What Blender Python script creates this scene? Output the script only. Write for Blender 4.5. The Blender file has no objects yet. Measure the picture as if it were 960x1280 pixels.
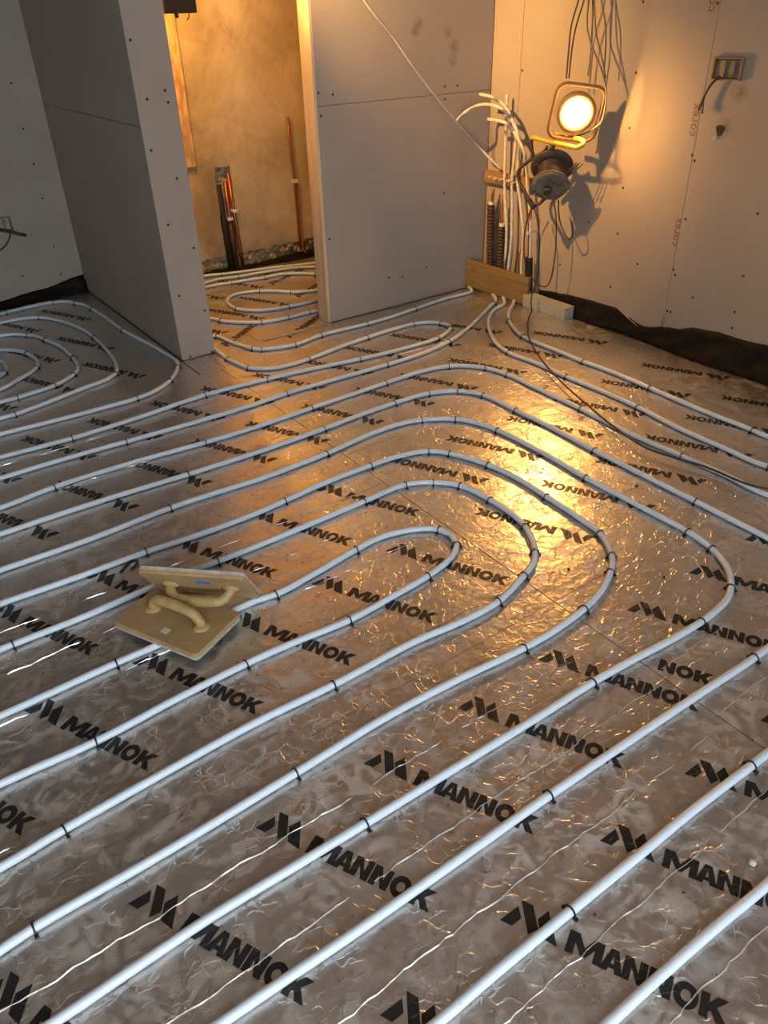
import bpy, bmesh, math, random
from mathutils import Vector, Matrix
random.seed(7)
SC = bpy.context.scene
COL = SC.collection

# ------------------------------------------------------------------ camera, light, exposure
cam_d = bpy.data.cameras.new('camera')
cam = bpy.data.objects.new('camera', cam_d); COL.objects.link(cam)
cam_d.sensor_fit = 'VERTICAL'; cam_d.sensor_height = 36.0
cam_d.lens = 961.0 / 1280.0 * 36.0
cam_d.clip_start = 0.02
R = Matrix([[0.812915, 0.334767, -0.476551], [-0.581892, 0.433297, -0.688227], [-0.023908, 0.83677, 0.547032]])
cam.matrix_world = Matrix.Translation((0, 0, 1.45)) @ R.to_4x4()
SC.camera = cam
SC.view_settings.view_transform = 'Standard'
SC.view_settings.look = 'None'
SC.view_settings.gamma = 1.0
SC.view_settings.use_curve_mapping = False
SC.view_settings.exposure = 0.0
SC.cycles.use_denoising = True
SC.cycles.max_bounces = 8
SC.cycles.diffuse_bounces = 5
SC.cycles.glossy_bounces = 4
SC.cycles.sample_clamp_indirect = 6.0
SC.cycles.caustics_reflective = False

world = bpy.data.worlds.new('overcast_sky'); SC.world = world
world.use_nodes = True
bg = world.node_tree.nodes['Background']
bg.inputs['Color'].default_value = (0.92, 0.96, 1.0, 1)
bg.inputs['Strength'].default_value = 5.7

def portal(name, loc, rot, sx, sy):
    l = bpy.data.lights.new(name, 'AREA'); l.shape = 'RECTANGLE'; l.size = sx; l.size_y = sy
    l.cycles.is_portal = True
    o = bpy.data.objects.new(name, l); COL.objects.link(o); o.location = loc; o.rotation_euler = rot
    return o
# daylight portal in the patio opening of the rear wall (the sky beyond it is the source)
portal('patio_portal', (-.2, -1.12, 1.08), (math.pi / 2, 0, math.pi), 2.4, 2.1)

def lamp_light(name, loc, direction, energy, color, size, sy=None):
    l = bpy.data.lights.new(name, 'AREA'); l.energy = energy; l.color = color
    l.shape = 'DISK' if sy is None else 'RECTANGLE'; l.size = size
    if sy: l.size_y = sy
    o = bpy.data.objects.new(name, l); COL.objects.link(o); o.location = loc
    o.rotation_euler = Vector(direction).to_track_quat('-Z', 'Y').to_euler()
    return o
WARM = (1.0, 0.56, 0.19)

# ------------------------------------------------------------------ helpers
def obj(name, bm, mat=None, parent=None, smooth=False, loc=None):
    me = bpy.data.meshes.new(name); bm.normal_update(); bm.to_mesh(me); bm.free()
    if mat: me.materials.append(mat)
    if smooth:
        for p in me.polygons: p.use_smooth = True
    o = bpy.data.objects.new(name, me); COL.objects.link(o)
    if parent: o.parent = parent
    if loc: o.location = loc
    return o
def tag(o, label=None, cat=None, group=None, kind=None):
    if label: o['label'] = label
    if cat: o['category'] = cat
    if group: o['group'] = group
    if kind: o['kind'] = kind
    return o
def empty(name, loc, label, cat, group=None):
    o = bpy.data.objects.new(name, None); COL.objects.link(o); o.location = loc
    o.empty_display_size = .05
    return tag(o, label, cat, group)
def box(bm, x0, y0, z0, x1, y1, z1, bev=0.0, M=None):
    vs = [bm.verts.new((x, y, z)) for z in (z0, z1) for y in (y0, y1) for x in (x0, x1)]
    fs = []
    for f in ((0, 2, 3, 1), (4, 5, 7, 6), (0, 1, 5, 4), (2, 6, 7, 3), (0, 4, 6, 2), (1, 3, 7, 5)):
        fs.append(bm.faces.new([vs[i] for i in f]))
    if bev > 0:
        es = list({e for f in fs for e in f.edges})
        r = bmesh.ops.bevel(bm, geom=es, offset=bev, segments=2, affect='EDGES', profile=.5)
        vs = list({v for f in r['faces'] for v in f.verts} | {v for v in vs if v.is_valid})
    if M:
        for v in vs: v.co = M @ v.co
    return bm
def boxobj(name, a, b, mat, parent=None, bev=0.0):
    bm = bmesh.new(); box(bm, *a, *b, bev); return obj(name, bm, mat, parent)
def catmull(P, step=.02, closed=False):
    P = [Vector(p) for p in P]
    Q = [P[0] * 2 - P[1]] + P + [P[-1] * 2 - P[-2]]
    out = []
    for i in range(1, len(Q) - 2):
        p0, p1, p2, p3 = Q[i - 1], Q[i], Q[i + 1], Q[i + 2]
        t0 = 0.; t1 = t0 + max(1e-5, (p1 - p0).length) ** .5; t2 = t1 + max(1e-5, (p2 - p1).length) ** .5; t3 = t2 + max(1e-5, (p3 - p2).length) ** .5
        n = max(1, int((p2 - p1).length / step))
        for k in range(n):
            t = t1 + (t2 - t1) * k / n
            A1 = p0 * ((t1 - t) / (t1 - t0)) + p1 * ((t - t0) / (t1 - t0))
            A2 = p1 * ((t2 - t) / (t2 - t1)) + p2 * ((t - t1) / (t2 - t1))
            A3 = p2 * ((t3 - t) / (t3 - t2)) + p3 * ((t - t2) / (t3 - t2))
            B1 = A1 * ((t2 - t) / (t2 - t0)) + A2 * ((t - t0) / (t2 - t0))
            B2 = A2 * ((t3 - t) / (t3 - t1)) + A3 * ((t - t1) / (t3 - t1))
            out.append(B1 * ((t2 - t) / (t2 - t1)) + B2 * ((t - t1) / (t2 - t1)))
    out.append(P[-1])
    return out
def tube(bm, pts, r, n=10, closed=False, cap=True, rfun=None):
    pts = [Vector(p) for p in pts]
    m = len(pts); rings = []
    up = None
    for i, p in enumerate(pts):
        if closed: t = pts[(i + 1) % m] - pts[i - 1]
        else: t = pts[min(i + 1, m - 1)] - pts[max(i - 1, 0)]
        if t.length < 1e-9: t = Vector((1, 0, 0))
        t.normalize()
        if up is None:
            up = Vector((0, 0, 1)) if abs(t.z) < .9 else Vector((0, 1, 0))
        s = t.cross(up).normalized(); up = s.cross(t).normalized()
        rr = rfun(i) if rfun else r
        rings.append([bm.verts.new(p + (s * math.cos(a) + up * math.sin(a)) * rr) for a in [2 * math.pi * k / n for k in range(n)]])
    for i in range(m if closed else m - 1):
        A, B = rings[i], rings[(i + 1) % m]
        for k in range(n):
            bm.faces.new((A[k], A[(k + 1) % n], B[(k + 1) % n], B[k]))
    if cap and not closed:
        bm.faces.new(rings[0][::-1]); bm.faces.new(rings[-1])
    return bm
def lathe(bm, prof, M, n=28, cap0=True, cap1=True):
    rings = [[bm.verts.new(M @ Vector((r * math.cos(2 * math.pi * k / n), r * math.sin(2 * math.pi * k / n), z))) for k in range(n)] for r, z in prof]
    for A, B in zip(rings, rings[1:]):
        for k in range(n): bm.faces.new((A[k], A[(k + 1) % n], B[(k + 1) % n], B[k]))
    if cap0: bm.faces.new(rings[0][::-1])
    if cap1: bm.faces.new(rings[-1])
    return bm
def frame(origin, z, upv=(0, 0, 1)):
    z = Vector(z).normalized(); x = Vector(upv).cross(z).normalized(); y = z.cross(x)
    M = Matrix((x, y, z)).transposed().to_4x4(); M.translation = Vector(origin); return M

# ------------------------------------------------------------------ materials
class N:
    def __init__(s, name):
        s.m = bpy.data.materials.new(name); s.m.use_nodes = True
        s.t = s.m.node_tree; s.b = s.t.nodes['Principled BSDF']
        s.pos = s.t.nodes.new('ShaderNodeNewGeometry').outputs['Position']
    def n(s, typ, **kw):
        x = s.t.nodes.new(typ)
        for k, v in kw.items():
            if k.startswith('i_'): x.inputs[k[2:].replace('_', ' ')].default_value = v
            else: setattr(x, k, v)
        return x
    def l(s, a, b): s.t.links.new(a, b)
    def noise(s, scale, detail=4, rough=.55, dist=0., vec=None):
        x = s.n('ShaderNodeTexNoise'); x.inputs['Scale'].default_value = scale; x.inputs['Detail'].default_value = detail
        x.inputs['Roughness'].default_value = rough; x.inputs['Distortion'].default_value = dist
        s.l(vec or s.pos, x.inputs['Vector']); return x.outputs['Fac']
    def ramp(s, fac, stops):
        x = s.n('ShaderNodeValToRGB'); e = x.color_ramp.elements
        while len(e) < len(stops): e.new(.5)
        for el, (p, c) in zip(e, stops):
            el.position = p; el.color = (c, c, c, 1) if not hasattr(c, '__len__') else tuple(c) + (1,)
        s.l(fac, x.inputs['Fac']); return x.outputs['Color']
    def mix(s, fac, a, b, mode='MIX'):
        x = s.n('ShaderNodeMix', data_type='RGBA', blend_type=mode)
        for sock, v in ((0, fac), (6, a), (7, b)):
            if hasattr(v, 'default_value') or hasattr(v, 'is_output'): s.l(v, x.inputs[sock])
            elif sock == 0: x.inputs[0].default_value = v
            else: x.inputs[sock].default_value = tuple(v) + (1,)
        return x.outputs[2]
    def math(s, op, a, b=0.):
        x = s.n('ShaderNodeMath', operation=op)
        for i, v in enumerate((a, b)):
            if hasattr(v, 'is_output'): s.l(v, x.inputs[i])
            else: x.inputs[i].default_value = v
        return x.outputs[0]
    def scaled(s, sx, sy, sz):
        x = s.n('ShaderNodeMapping'); x.inputs['Scale'].default_value = (sx, sy, sz); s.l(s.pos, x.inputs['Vector']); return x.outputs['Vector']
    def bump(s, h, strength, dist, normal=None):
        x = s.n('ShaderNodeBump'); x.inputs['Strength'].default_value = strength; x.inputs['Distance'].default_value = dist
        s.l(h, x.inputs['Height'])
        if normal: s.l(normal, x.inputs['Normal'])
        return x.outputs['Normal']
    def set(s, **kw):
        for k, v in kw.items():
            i = s.b.inputs[{'color': 'Base Color', 'rough': 'Roughness', 'metal': 'Metallic', 'normal': 'Normal', 'spec': 'Specular IOR Level', 'coat': 'Coat Weight'}[k]]
            if hasattr(v, 'is_output'): s.l(v, i)
            elif k == 'color': i.default_value = tuple(v) + (1,)
            else: i.default_value = v
        return s
def simple(name, col, rough=.5, metal=0., var=.12, scale=30, bump=0., bscale=200):
    a = N(name)
    c = a.mix(a.ramp(a.noise(scale), [(.35, 0.), (.65, 1.)]), [x * (1 - var) for x in col], [min(1, x * (1 + var)) for x in col])
    a.set(color=c, rough=rough, metal=metal)
    if bump: a.set(normal=a.bump(a.noise(bscale), bump, .002))
    return a.m
def emission(name, col, strength):
    m = bpy.data.materials.new(name); m.use_nodes = True; b = m.node_tree.nodes['Principled BSDF']
    b.inputs['Base Color'].default_value = (.8, .8, .8, 1)
    b.inputs['Emission Color'].default_value = tuple(col) + (1,); b.inputs['Emission Strength'].default_value = strength
    return m
def foil_normal(a):
    # crinkles of the foil facing: short curled ridges, broad waviness and fine grain
    w = a.n('ShaderNodeVectorMath', operation='ADD')
    nz = a.n('ShaderNodeTexNoise'); nz.inputs['Scale'].default_value = 22; nz.inputs['Detail'].default_value = 2; a.l(a.pos, nz.inputs['Vector'])
    sc = a.n('ShaderNodeVectorMath', operation='SCALE'); sc.inputs['Scale'].default_value = .07
    a.l(nz.outputs['Color'], sc.inputs[0]); a.l(a.pos, w.inputs[0]); a.l(sc.outputs[0], w.inputs[1])
    v = a.n('ShaderNodeTexVoronoi', feature='DISTANCE_TO_EDGE'); v.inputs['Scale'].default_value = 24; a.l(w.outputs[0], v.inputs['Vector'])
    ridge = a.ramp(v.outputs['Distance'], [(0., 1.), (.06, 0.)])
    gate = a.ramp(a.noise(11, 2), [(.42, 0.), (.58, 1.)])
    h1 = a.math('MULTIPLY', ridge, gate)
    h2 = a.noise(38, 3, .5, .5)
    n1 = a.bump(a.noise(5, 2), .22, .03)
    n2 = a.bump(h2, .34, .005, n1)
    return a.bump(h1, .55, .0017, n2)
def mat_foil():
    a = N('foil_facing')
    # dull scuffed patches in the bright facing
    mott = a.ramp(a.noise(13, 7, .62, 1.6), [(.46, 0.), (.60, 1.)])
    dust = a.math('MULTIPLY', mott, a.ramp(a.noise(2.4, 3), [(.36, .3), (.62, 1.)]))
    fine = a.ramp(a.noise(60, 2, .5), [(.3, 0.), (.7, 1.)])
    c = a.mix(fine, (.64, .60, .56), (.74, .705, .665))
    c = a.mix(a.math('MULTIPLY', dust, .6), c, (.60, .585, .565))
    a.set(color=c, metal=a.math('SUBTRACT', .92, a.math('MULTIPLY', dust, .50)), rough=a.math('ADD', .27, a.math('MULTIPLY', fine, .08)), normal=foil_normal(a))
    return a.m
def mat_print():
    a = N('black_print')
    wear = a.ramp(a.noise(120, 5, .7), [(.60, 0.), (.74, 1.)])
    a.set(color=a.mix(wear, (.012, .012, .013), (.10, .095, .09)), rough=.42, metal=.0, normal=foil_normal(a))
    return a.m
SMEARS = [(2.739, 3.565, 1.353), (2.759, 3.565, 1.386), (2.994, 3.565, 1.281), (2.986, 3.565, 1.221), (2.95, 3.565, 1.346), (3.262, 2.105, 0.996), (3.262, 2.064, 1.132)]
def mat_board(name, col, spots=.0):
    a = N(name)
    c = a.mix(a.ramp(a.noise(2.2, 5), [(.35, 0.), (.7, 1.)]), [x * .93 for x in col], [x * 1.04 for x in col])
    sm = a.ramp(a.noise(9, 6, .7), [(.62, 0.), (.80, 1.)])
    c = a.mix(a.math('MULTIPLY', sm, .22), c, (.30, .27, .23))
    for p, r in zip(SMEARS, (.020, .022, .028, .026, .022, .03, .03)):      # grubby hand smears on the boards
        d = a.n('ShaderNodeVectorMath', operation='DISTANCE'); a.l(a.pos, d.inputs[0]); d.inputs[1].default_value = p
        f = a.math('MULTIPLY', a.ramp(a.math('DIVIDE', d.outputs['Value'], r * 1.6), [(.25, 1.), (1., 0.)]), a.ramp(a.noise(45, 5, .7), [(.35, .15), (.65, .6)]))
        c = a.mix(f, c, (.10, .075, .05))
    a.set(color=c, rough=.75, normal=a.bump(a.noise(220, 3), .12, .001), spec=.25)
    return a.m
def mat_wood(name, c1, c2, axis=(3, 40, 40), rough=.65):
    a = N(name)
    g = a.noise(1.0, 6, .6, .6, a.scaled(*axis))
    a.set(color=a.mix(a.ramp(g, [(.3, 0.), (.7, 1.)]), c1, c2), rough=rough, normal=a.bump(g, .2, .002))
    return a.m
def mat_plaster():
    a = N('old_plaster')
    c = a.mix(a.ramp(a.noise(1.7, 6, .6, .4), [(.34, 0.), (.66, 1.)]), (.28, .215, .11), (.68, .565, .36))
    c = a.mix(a.math('MULTIPLY', a.ramp(a.noise(4.5, 7, .7, .8), [(.52, 0.), (.72, 1.)]), .45), c, (.27, .20, .11))
    a.set(color=c, rough=.85, normal=a.bump(a.noise(26, 6, .6), .45, .006))
    return a.m
def mat_rubble():
    a = N('rubble')
    v = a.n('ShaderNodeTexVoronoi'); v.inputs['Scale'].default_value = 38; a.l(a.pos, v.inputs['Vector'])
    c = a.mix(a.ramp(a.noise(22, 6, .7), [(.35, 0.), (.65, 1.)]), (.18, .135, .08), (.52, .42, .28))
    a.set(color=c, rough=.9, normal=a.bump(v.outputs['Distance'], .9, .012))
    return a.m
def mat_osb():
    a = N('osb')
    v = a.n('ShaderNodeTexVoronoi'); v.inputs['Scale'].default_value = 1.0; a.l(a.scaled(40, 40, 14), v.inputs['Vector'])
    g = a.noise(1., 4, .6, 0, a.scaled(30, 30, 8))
    c = a.mix(a.ramp(g, [(.35, 0.), (.65, 1.)]), (.52, .32, .14), (.74, .52, .28))
    c = a.mix(a.math('MULTIPLY', a.ramp(v.outputs['Distance'], [(.45, 0.), (.75, 1.)]), .5), c, (.30, .14, .04))
    a.set(color=c, rough=.7); return a.m
def mat_pipe():
    a = N('white_pipe')
    dirt = a.ramp(a.noise(34, 6, .75), [(.66, 0.), (.78, 1.)])
    c = a.mix(a.math('MULTIPLY', dirt, .75), (.66, .78, .90), (.26, .23, .19))
    a.set(color=c, rough=.33, spec=.5); return a.m

M = dict(
    foil=mat_foil(), print=mat_print(), pipe=mat_pipe(),
    crease=simple('bare_foil', (.88, .88, .88), .32, .8, .06, 60),
    board=mat_board('grey_plasterboard', (.40, .36, .32)),
    board_r=mat_board('ivory_plasterboard', (.38, .33, .275)),
    core=simple('stud_core', (.25, .22, .19), .9), ceil=simple('ceiling_board', (.36, .31, .26), .8),
    slab=simple('concrete_slab', (.16, .15, .14), .9), plaster=mat_plaster(), rubble=mat_rubble(), osb=mat_osb(),
    clip=simple('black_plastic', (.012, .012, .013), .4), membrane=simple('black_membrane', (.010, .0085, .0075), .62, 0, .3, 25, .8, 30),
    timber=mat_wood('pine_offcut', (.18, .118, .04), (.29, .195, .075), (30, 3, 40)), batten=mat_wood('stained_batten', (.20, .12, .04), (.34, .22, .08), (40, 4, 40)),
    jamb=mat_wood('door_lining', (.58, .46, .32), (.76, .63, .45), (40, 40, 3)),
    block=simple('pale_insulation', (.42, .43, .37), .85, 0, .06, 60, .3, 120), copper=simple('copper', (.42, .155, .075), .4, 1., .15, 40),
    sleeve=simple('brown_sleeve', (.055, .024, .014), .5), dark=simple('dark_tube', (.010, .009, .008), .7), white=simple('white_clip', (.75, .73, .68), .45, 0, .05),
    yellow=simple('yellow_paint', (.75, .42, .03), .4), rim=simple('orange_rim', (.22, .13, .06), .5), housing=simple('lamp_housing', (.33, .20, .09), .5),
    reel=simple('dusty_grey', (.17, .155, .13), .7, 0, .35, 35), reel_dark=simple('reel_drum', (.055, .042, .032), .6), rubber=simple('rubber', (.015, .012, .01), .6),
    cable=simple('brown_cable', (.04, .025, .018), .5), cable_g=simple('grey_cable', (.13, .11, .09), .5), cable_w=simple('white_cable', (.66, .62, .56), .5),
    steel=simple('galvanised_steel', (.26, .26, .23), .5, .8, .2, 60), hole=simple('dark_cavity', (.03, .022, .015), .9), screw=simple('screw_head', (.05, .045, .04), .5, .6),
    corex=simple('brown_ink', (.20, .155, .11), .8, 0, .2, 60),
    float=mat_wood('worn_plastic', (.34, .225, .10), (.47, .335, .175), (14, 14, 14), .5), handle=simple('ochre_plastic', (.43, .30, .125), .45, 0, .18, 30), edge=simple('cement_edge', (.44, .42, .36), .8, 0, .2, 60),
    blue=simple('blue_sticker', (.03, .22, .62), .4), pale=simple('pale_sticker', (.62, .56, .46), .6), mud=simple('pale_lump', (.68, .66, .58), .8, 0, .1, 90),
    glow=emission('lit_lens', (1., .47, .12), 350.), glow2=emission('flood_glass', (1., .66, .3), 4.),
    tape=simple('grey_strip', (.40, .37, .33), .6, 0, .2, 40),
)
M['membrane'].node_tree.nodes['Principled BSDF'].inputs['Specular IOR Level'].default_value = .15

# ------------------------------------------------------------------ measured paths (metres)
PIPES = {
 'inner_loop': [(-1.55,1.643),(-0.8,1.643),(-0.035,1.643),(0.261,1.65),(0.395,1.649),(0.546,1.651),(0.681,1.655),(0.742,1.645),(0.891,1.662),(1.056,1.688),(1.155,1.696),(1.226,1.682),(1.29,1.656),(1.337,1.614),(1.348,1.565),(1.327,1.513),(1.269,1.471),(1.154,1.442),(1.025,1.43),(0.853,1.418),(0.699,1.431),(0.567,1.438),(0.339,1.432),(0.132,1.42),(-0.083,1.43),(-0.8,1.43),(-1.55,1.43)],
 'second_loop': [(-1.55,1.895),(-0.8,1.895),(0.022,1.895),(0.24,1.892),(0.485,1.903),(0.809,1.899),(1.054,1.904),(1.238,1.909),(1.421,1.91),(1.511,1.861),(1.572,1.785),(1.593,1.647),(1.589,1.535),(1.572,1.456),(1.524,1.367),(1.497,1.333),(1.447,1.293),(1.386,1.269),(1.241,1.225),(1.094,1.223),(0.951,1.237),(0.683,1.235),(0.466,1.243),(0.218,1.236),(-0.0,1.226),(-0.132,1.215),(-0.8,1.215),(-1.55,1.215)],
 'third_loop': [(-1.55,2.101),(-0.8,2.101),(0.069,2.101),(0.277,2.091),(0.513,2.088),(0.693,2.074),(0.9,2.073),(1.02,2.084),(1.203,2.101),(1.4,2.103),(1.533,2.094),(1.643,2.056),(1.695,1.992),(1.752,1.836),(1.769,1.682),(1.761,1.543),(1.751,1.397),(1.735,1.279),(1.688,1.198),(1.655,1.16),(1.604,1.123),(1.515,1.08),(1.412,1.054),(1.285,1.041),(1.164,1.041),(0.93,1.06),(0.709,1.067),(0.469,1.057),(0.142,1.047),(-0.109,1.047),(-0.171,1.041),(-0.8,1.041),(-1.55,1.041)],
 'fourth_loop': [(-1.55,2.275),(-0.8,2.275),(0.108,2.275),(0.384,2.272),(0.678,2.289),(0.849,2.284),(1.038,2.273),(1.319,2.286),(1.554,2.315),(1.695,2.313),(1.788,2.287),(1.905,2.204),(1.954,2.109),(1.972,2.022),(1.979,1.769),(1.967,1.549),(1.967,1.305),(1.966,1.113),(1.946,1.011),(1.902,0.93),(1.845,0.876),(1.777,0.84),(1.712,0.827),(1.628,0.822),(1.505,0.826),(1.385,0.836),(1.214,0.846),(1.041,0.847),(0.792,0.852),(0.523,0.857),(0.356,0.861),(0.182,0.866),(0.015,0.862),(-0.128,0.857),(-0.8,0.857),(-1.55,0.857)],
 'fifth_loop': [(-1.55,2.487),(-0.6,2.487),(0.156,2.487),(0.336,2.489),(0.546,2.485),(0.823,2.47),(1.104,2.463),(1.423,2.472),(1.611,2.485),(1.796,2.49),(1.975,2.475),(2.092,2.414),(2.153,2.311),(2.158,2.11),(2.159,1.901),(2.148,1.668),(2.144,1.448),(2.141,1.209),(2.138,1.068),(2.134,0.938),(2.11,0.8),(1.99,0.7),(1.83,0.66),(1.616,0.654),(1.411,0.661),(1.177,0.668),(0.884,0.675),(0.6,0.677),(0.371,0.679),(0.236,0.683),(0.105,0.686),(-0.5,0.686),(-1.55,0.686)],
 'sixth_loop': [(-1.55,2.662),(-0.6,2.662),(0.196,2.662),(0.392,2.688),(0.671,2.689),(0.984,2.667),(1.208,2.661),(1.487,2.674),(1.701,2.682),(1.891,2.688),(2.094,2.692),(2.243,2.659),(2.353,2.558),(2.394,2.414),(2.388,2.222),(2.383,1.952),(2.364,1.685),(2.371,1.438),(2.376,1.26),(2.37,1.084),(2.43,0.98),(2.4,0.76),(2.25,0.58),(2.05,0.49),(1.7,0.455),(1.364,0.459),(1.302,0.461),(1.083,0.468),(0.928,0.468),(0.729,0.47),(0.54,0.471),(0.402,0.469),(-0.5,0.469),(-1.55,0.469)],
 'seventh': [(3.081,3.172),(2.972,3.135),(2.878,3.071),(2.785,2.981),(2.683,2.843),(2.616,2.721),(2.585,2.606),(2.594,2.427),(2.586,2.224),(2.59,2.027),(2.582,1.814),(2.554,1.589),(2.549,1.395),(2.551,1.197),(2.64,1.1),(2.68,0.85),(2.62,0.58),(2.45,0.4),(2.2,0.31),(1.7,0.275),(1.077,0.281),(0.934,0.289),(0.779,0.295),(0.636,0.298),(-0.5,0.298),(-1.55,0.298)],
 'eighth': [(3.1,3.12),(3.028,3.07),(2.924,2.966),(2.848,2.848),(2.795,2.721),(2.788,2.51),(2.782,2.3),(2.79,2.107),(2.78,1.909),(2.765,1.619),(2.766,1.395),(2.763,1.328),(2.86,1.2),(2.9,0.9),(2.84,0.55),(2.6,0.25),(2.2,0.12),(1.7,0.09),(1.0,0.085),(0.3,0.08),(-0.4,0.08)],
 'ninth': [(-1.55,2.882),(-0.6,2.882),(0.246,2.882),(0.484,2.883),(0.731,2.874),(1.012,2.863),(1.314,2.863),(1.474,2.875),(1.737,2.871),(2.025,2.861),(2.23,2.867),(2.453,2.912),(2.66,3.002),(2.853,3.11),(2.992,3.191),(3.095,3.256)],
 'door_loop': [(-1.55,3.055),(-0.6,3.055),(0.285,3.055),(0.421,3.048),(0.563,3.042),(0.84,3.057),(1.174,3.092),(1.483,3.074),(1.699,3.048),(1.962,3.003),(2.191,2.981),(2.437,2.984),(2.558,3.039),(2.604,3.081),(2.596,3.153),(2.55,3.207),(2.473,3.237),(2.331,3.241),(2.159,3.227),(1.973,3.202),(1.764,3.164),(1.642,3.157),(1.553,3.178),(1.478,3.251),(1.463,3.315),(1.449,3.419),(1.453,3.511),(1.461,3.603),(1.462,3.7)],
 'door_feed': [(3.098,3.472),(2.871,3.462),(2.635,3.433),(2.451,3.407),(2.277,3.399),(2.13,3.406),(1.988,3.413),(1.81,3.377),(1.71,3.401),(1.642,3.428),(1.612,3.467),(1.586,3.56),(1.563,3.653),(1.547,3.757),(1.475,3.8),(1.463,3.88)],
 'recess_1': [(-1.55,3.268),(-0.5,3.268),(0.333,3.268),(0.526,3.257),(0.695,3.251),(0.917,3.254),(1.019,3.283),(1.112,3.348),(1.178,3.43),(1.22,3.511),(1.236,3.578),(1.233,3.662),(1.219,3.844),(1.181,4.169),(1.177,4.408),(1.165,4.654),(1.151,4.761),(1.119,4.827),(1.074,4.903),(1.015,4.932),(0.894,4.936),(0.738,4.915),(0.704,4.906),(-0.5,4.906),(-1.55,4.906)],
 'recess_2': [(-1.55,3.429),(-0.5,3.429),(0.37,3.429),(0.433,3.429),(0.583,3.466),(0.784,3.529),(0.865,3.546),(0.937,3.598),(0.971,3.673),(0.994,3.773),(1.01,3.941),(1.018,4.159),(1.01,4.309),(0.985,4.446),(0.937,4.588),(0.872,4.695),(0.776,4.739),(0.667,4.742),(-0.5,4.742),(-1.55,4.742)],
 'recess_3': [(-1.55,3.604),(-0.5,3.604),(0.409,3.604),(0.487,3.608),(0.66,3.639),(0.737,3.685),(0.798,3.748),(0.824,3.818),(0.834,3.876),(0.837,3.969),(0.832,4.145),(0.798,4.293),(0.774,4.39),(0.739,4.435),(0.676,4.503),(0.617,4.519),(-0.5,4.519),(-1.55,4.519)],
 'recess_4': [(-1.55,3.755),(-0.5,3.755),(0.444,3.755),(0.539,3.821),(0.626,3.887),(0.668,3.957),(0.682,4.026),(0.666,4.15),(0.625,4.24),(0.565,4.289),(-0.5,4.289),(-1.55,4.289)],
 'recess_5': [(-1.55,3.927),(-0.5,3.927),(0.483,3.927),(0.508,3.957),(0.527,3.992),(0.534,4.052),(0.527,4.124),(-0.5,4.124),(-1.55,4.124)],
 'inner_1': [(1.46,4.15),(1.5,4.02),(1.645,4.038),(1.67,3.966),(1.743,3.872),(1.837,3.795),(1.919,3.778),(1.991,3.77),(2.135,3.775),(2.215,3.763),(2.5,3.79),(2.9,3.83)],
 'inner_2': [(2.9,4.02),(2.6,4.0),(2.332,3.952),(2.218,3.93),(2.092,3.939),(2.013,3.949),(1.927,3.984),(1.873,4.029),(1.835,4.097),(1.832,4.175),(1.857,4.27),(1.907,4.328),(1.973,4.354),(2.042,4.338),(2.1,4.31),(2.176,4.246),(2.241,4.171),(2.329,4.117),(2.415,4.087),(2.6,4.12),(2.9,4.14)],
 'inner_3': [(1.46,4.52),(1.872,4.609),(1.953,4.606),(2.036,4.581),(2.152,4.573),(2.261,4.55),(2.373,4.549),(2.439,4.516),(2.504,4.461),(2.58,4.373),(2.7,4.36),(3.0,4.3)],
 'inner_4': [(1.46,4.6),(1.908,4.689),(2.019,4.709),(2.136,4.679),(2.26,4.669),(2.398,4.648),(2.518,4.621),(2.679,4.534),(2.9,4.5)],
 'inner_5': [(1.46,4.86),(1.972,4.842),(2.075,4.802),(2.245,4.755),(2.406,4.717),(2.547,4.672),(2.73,4.618),(3.0,4.6)],
}
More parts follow.
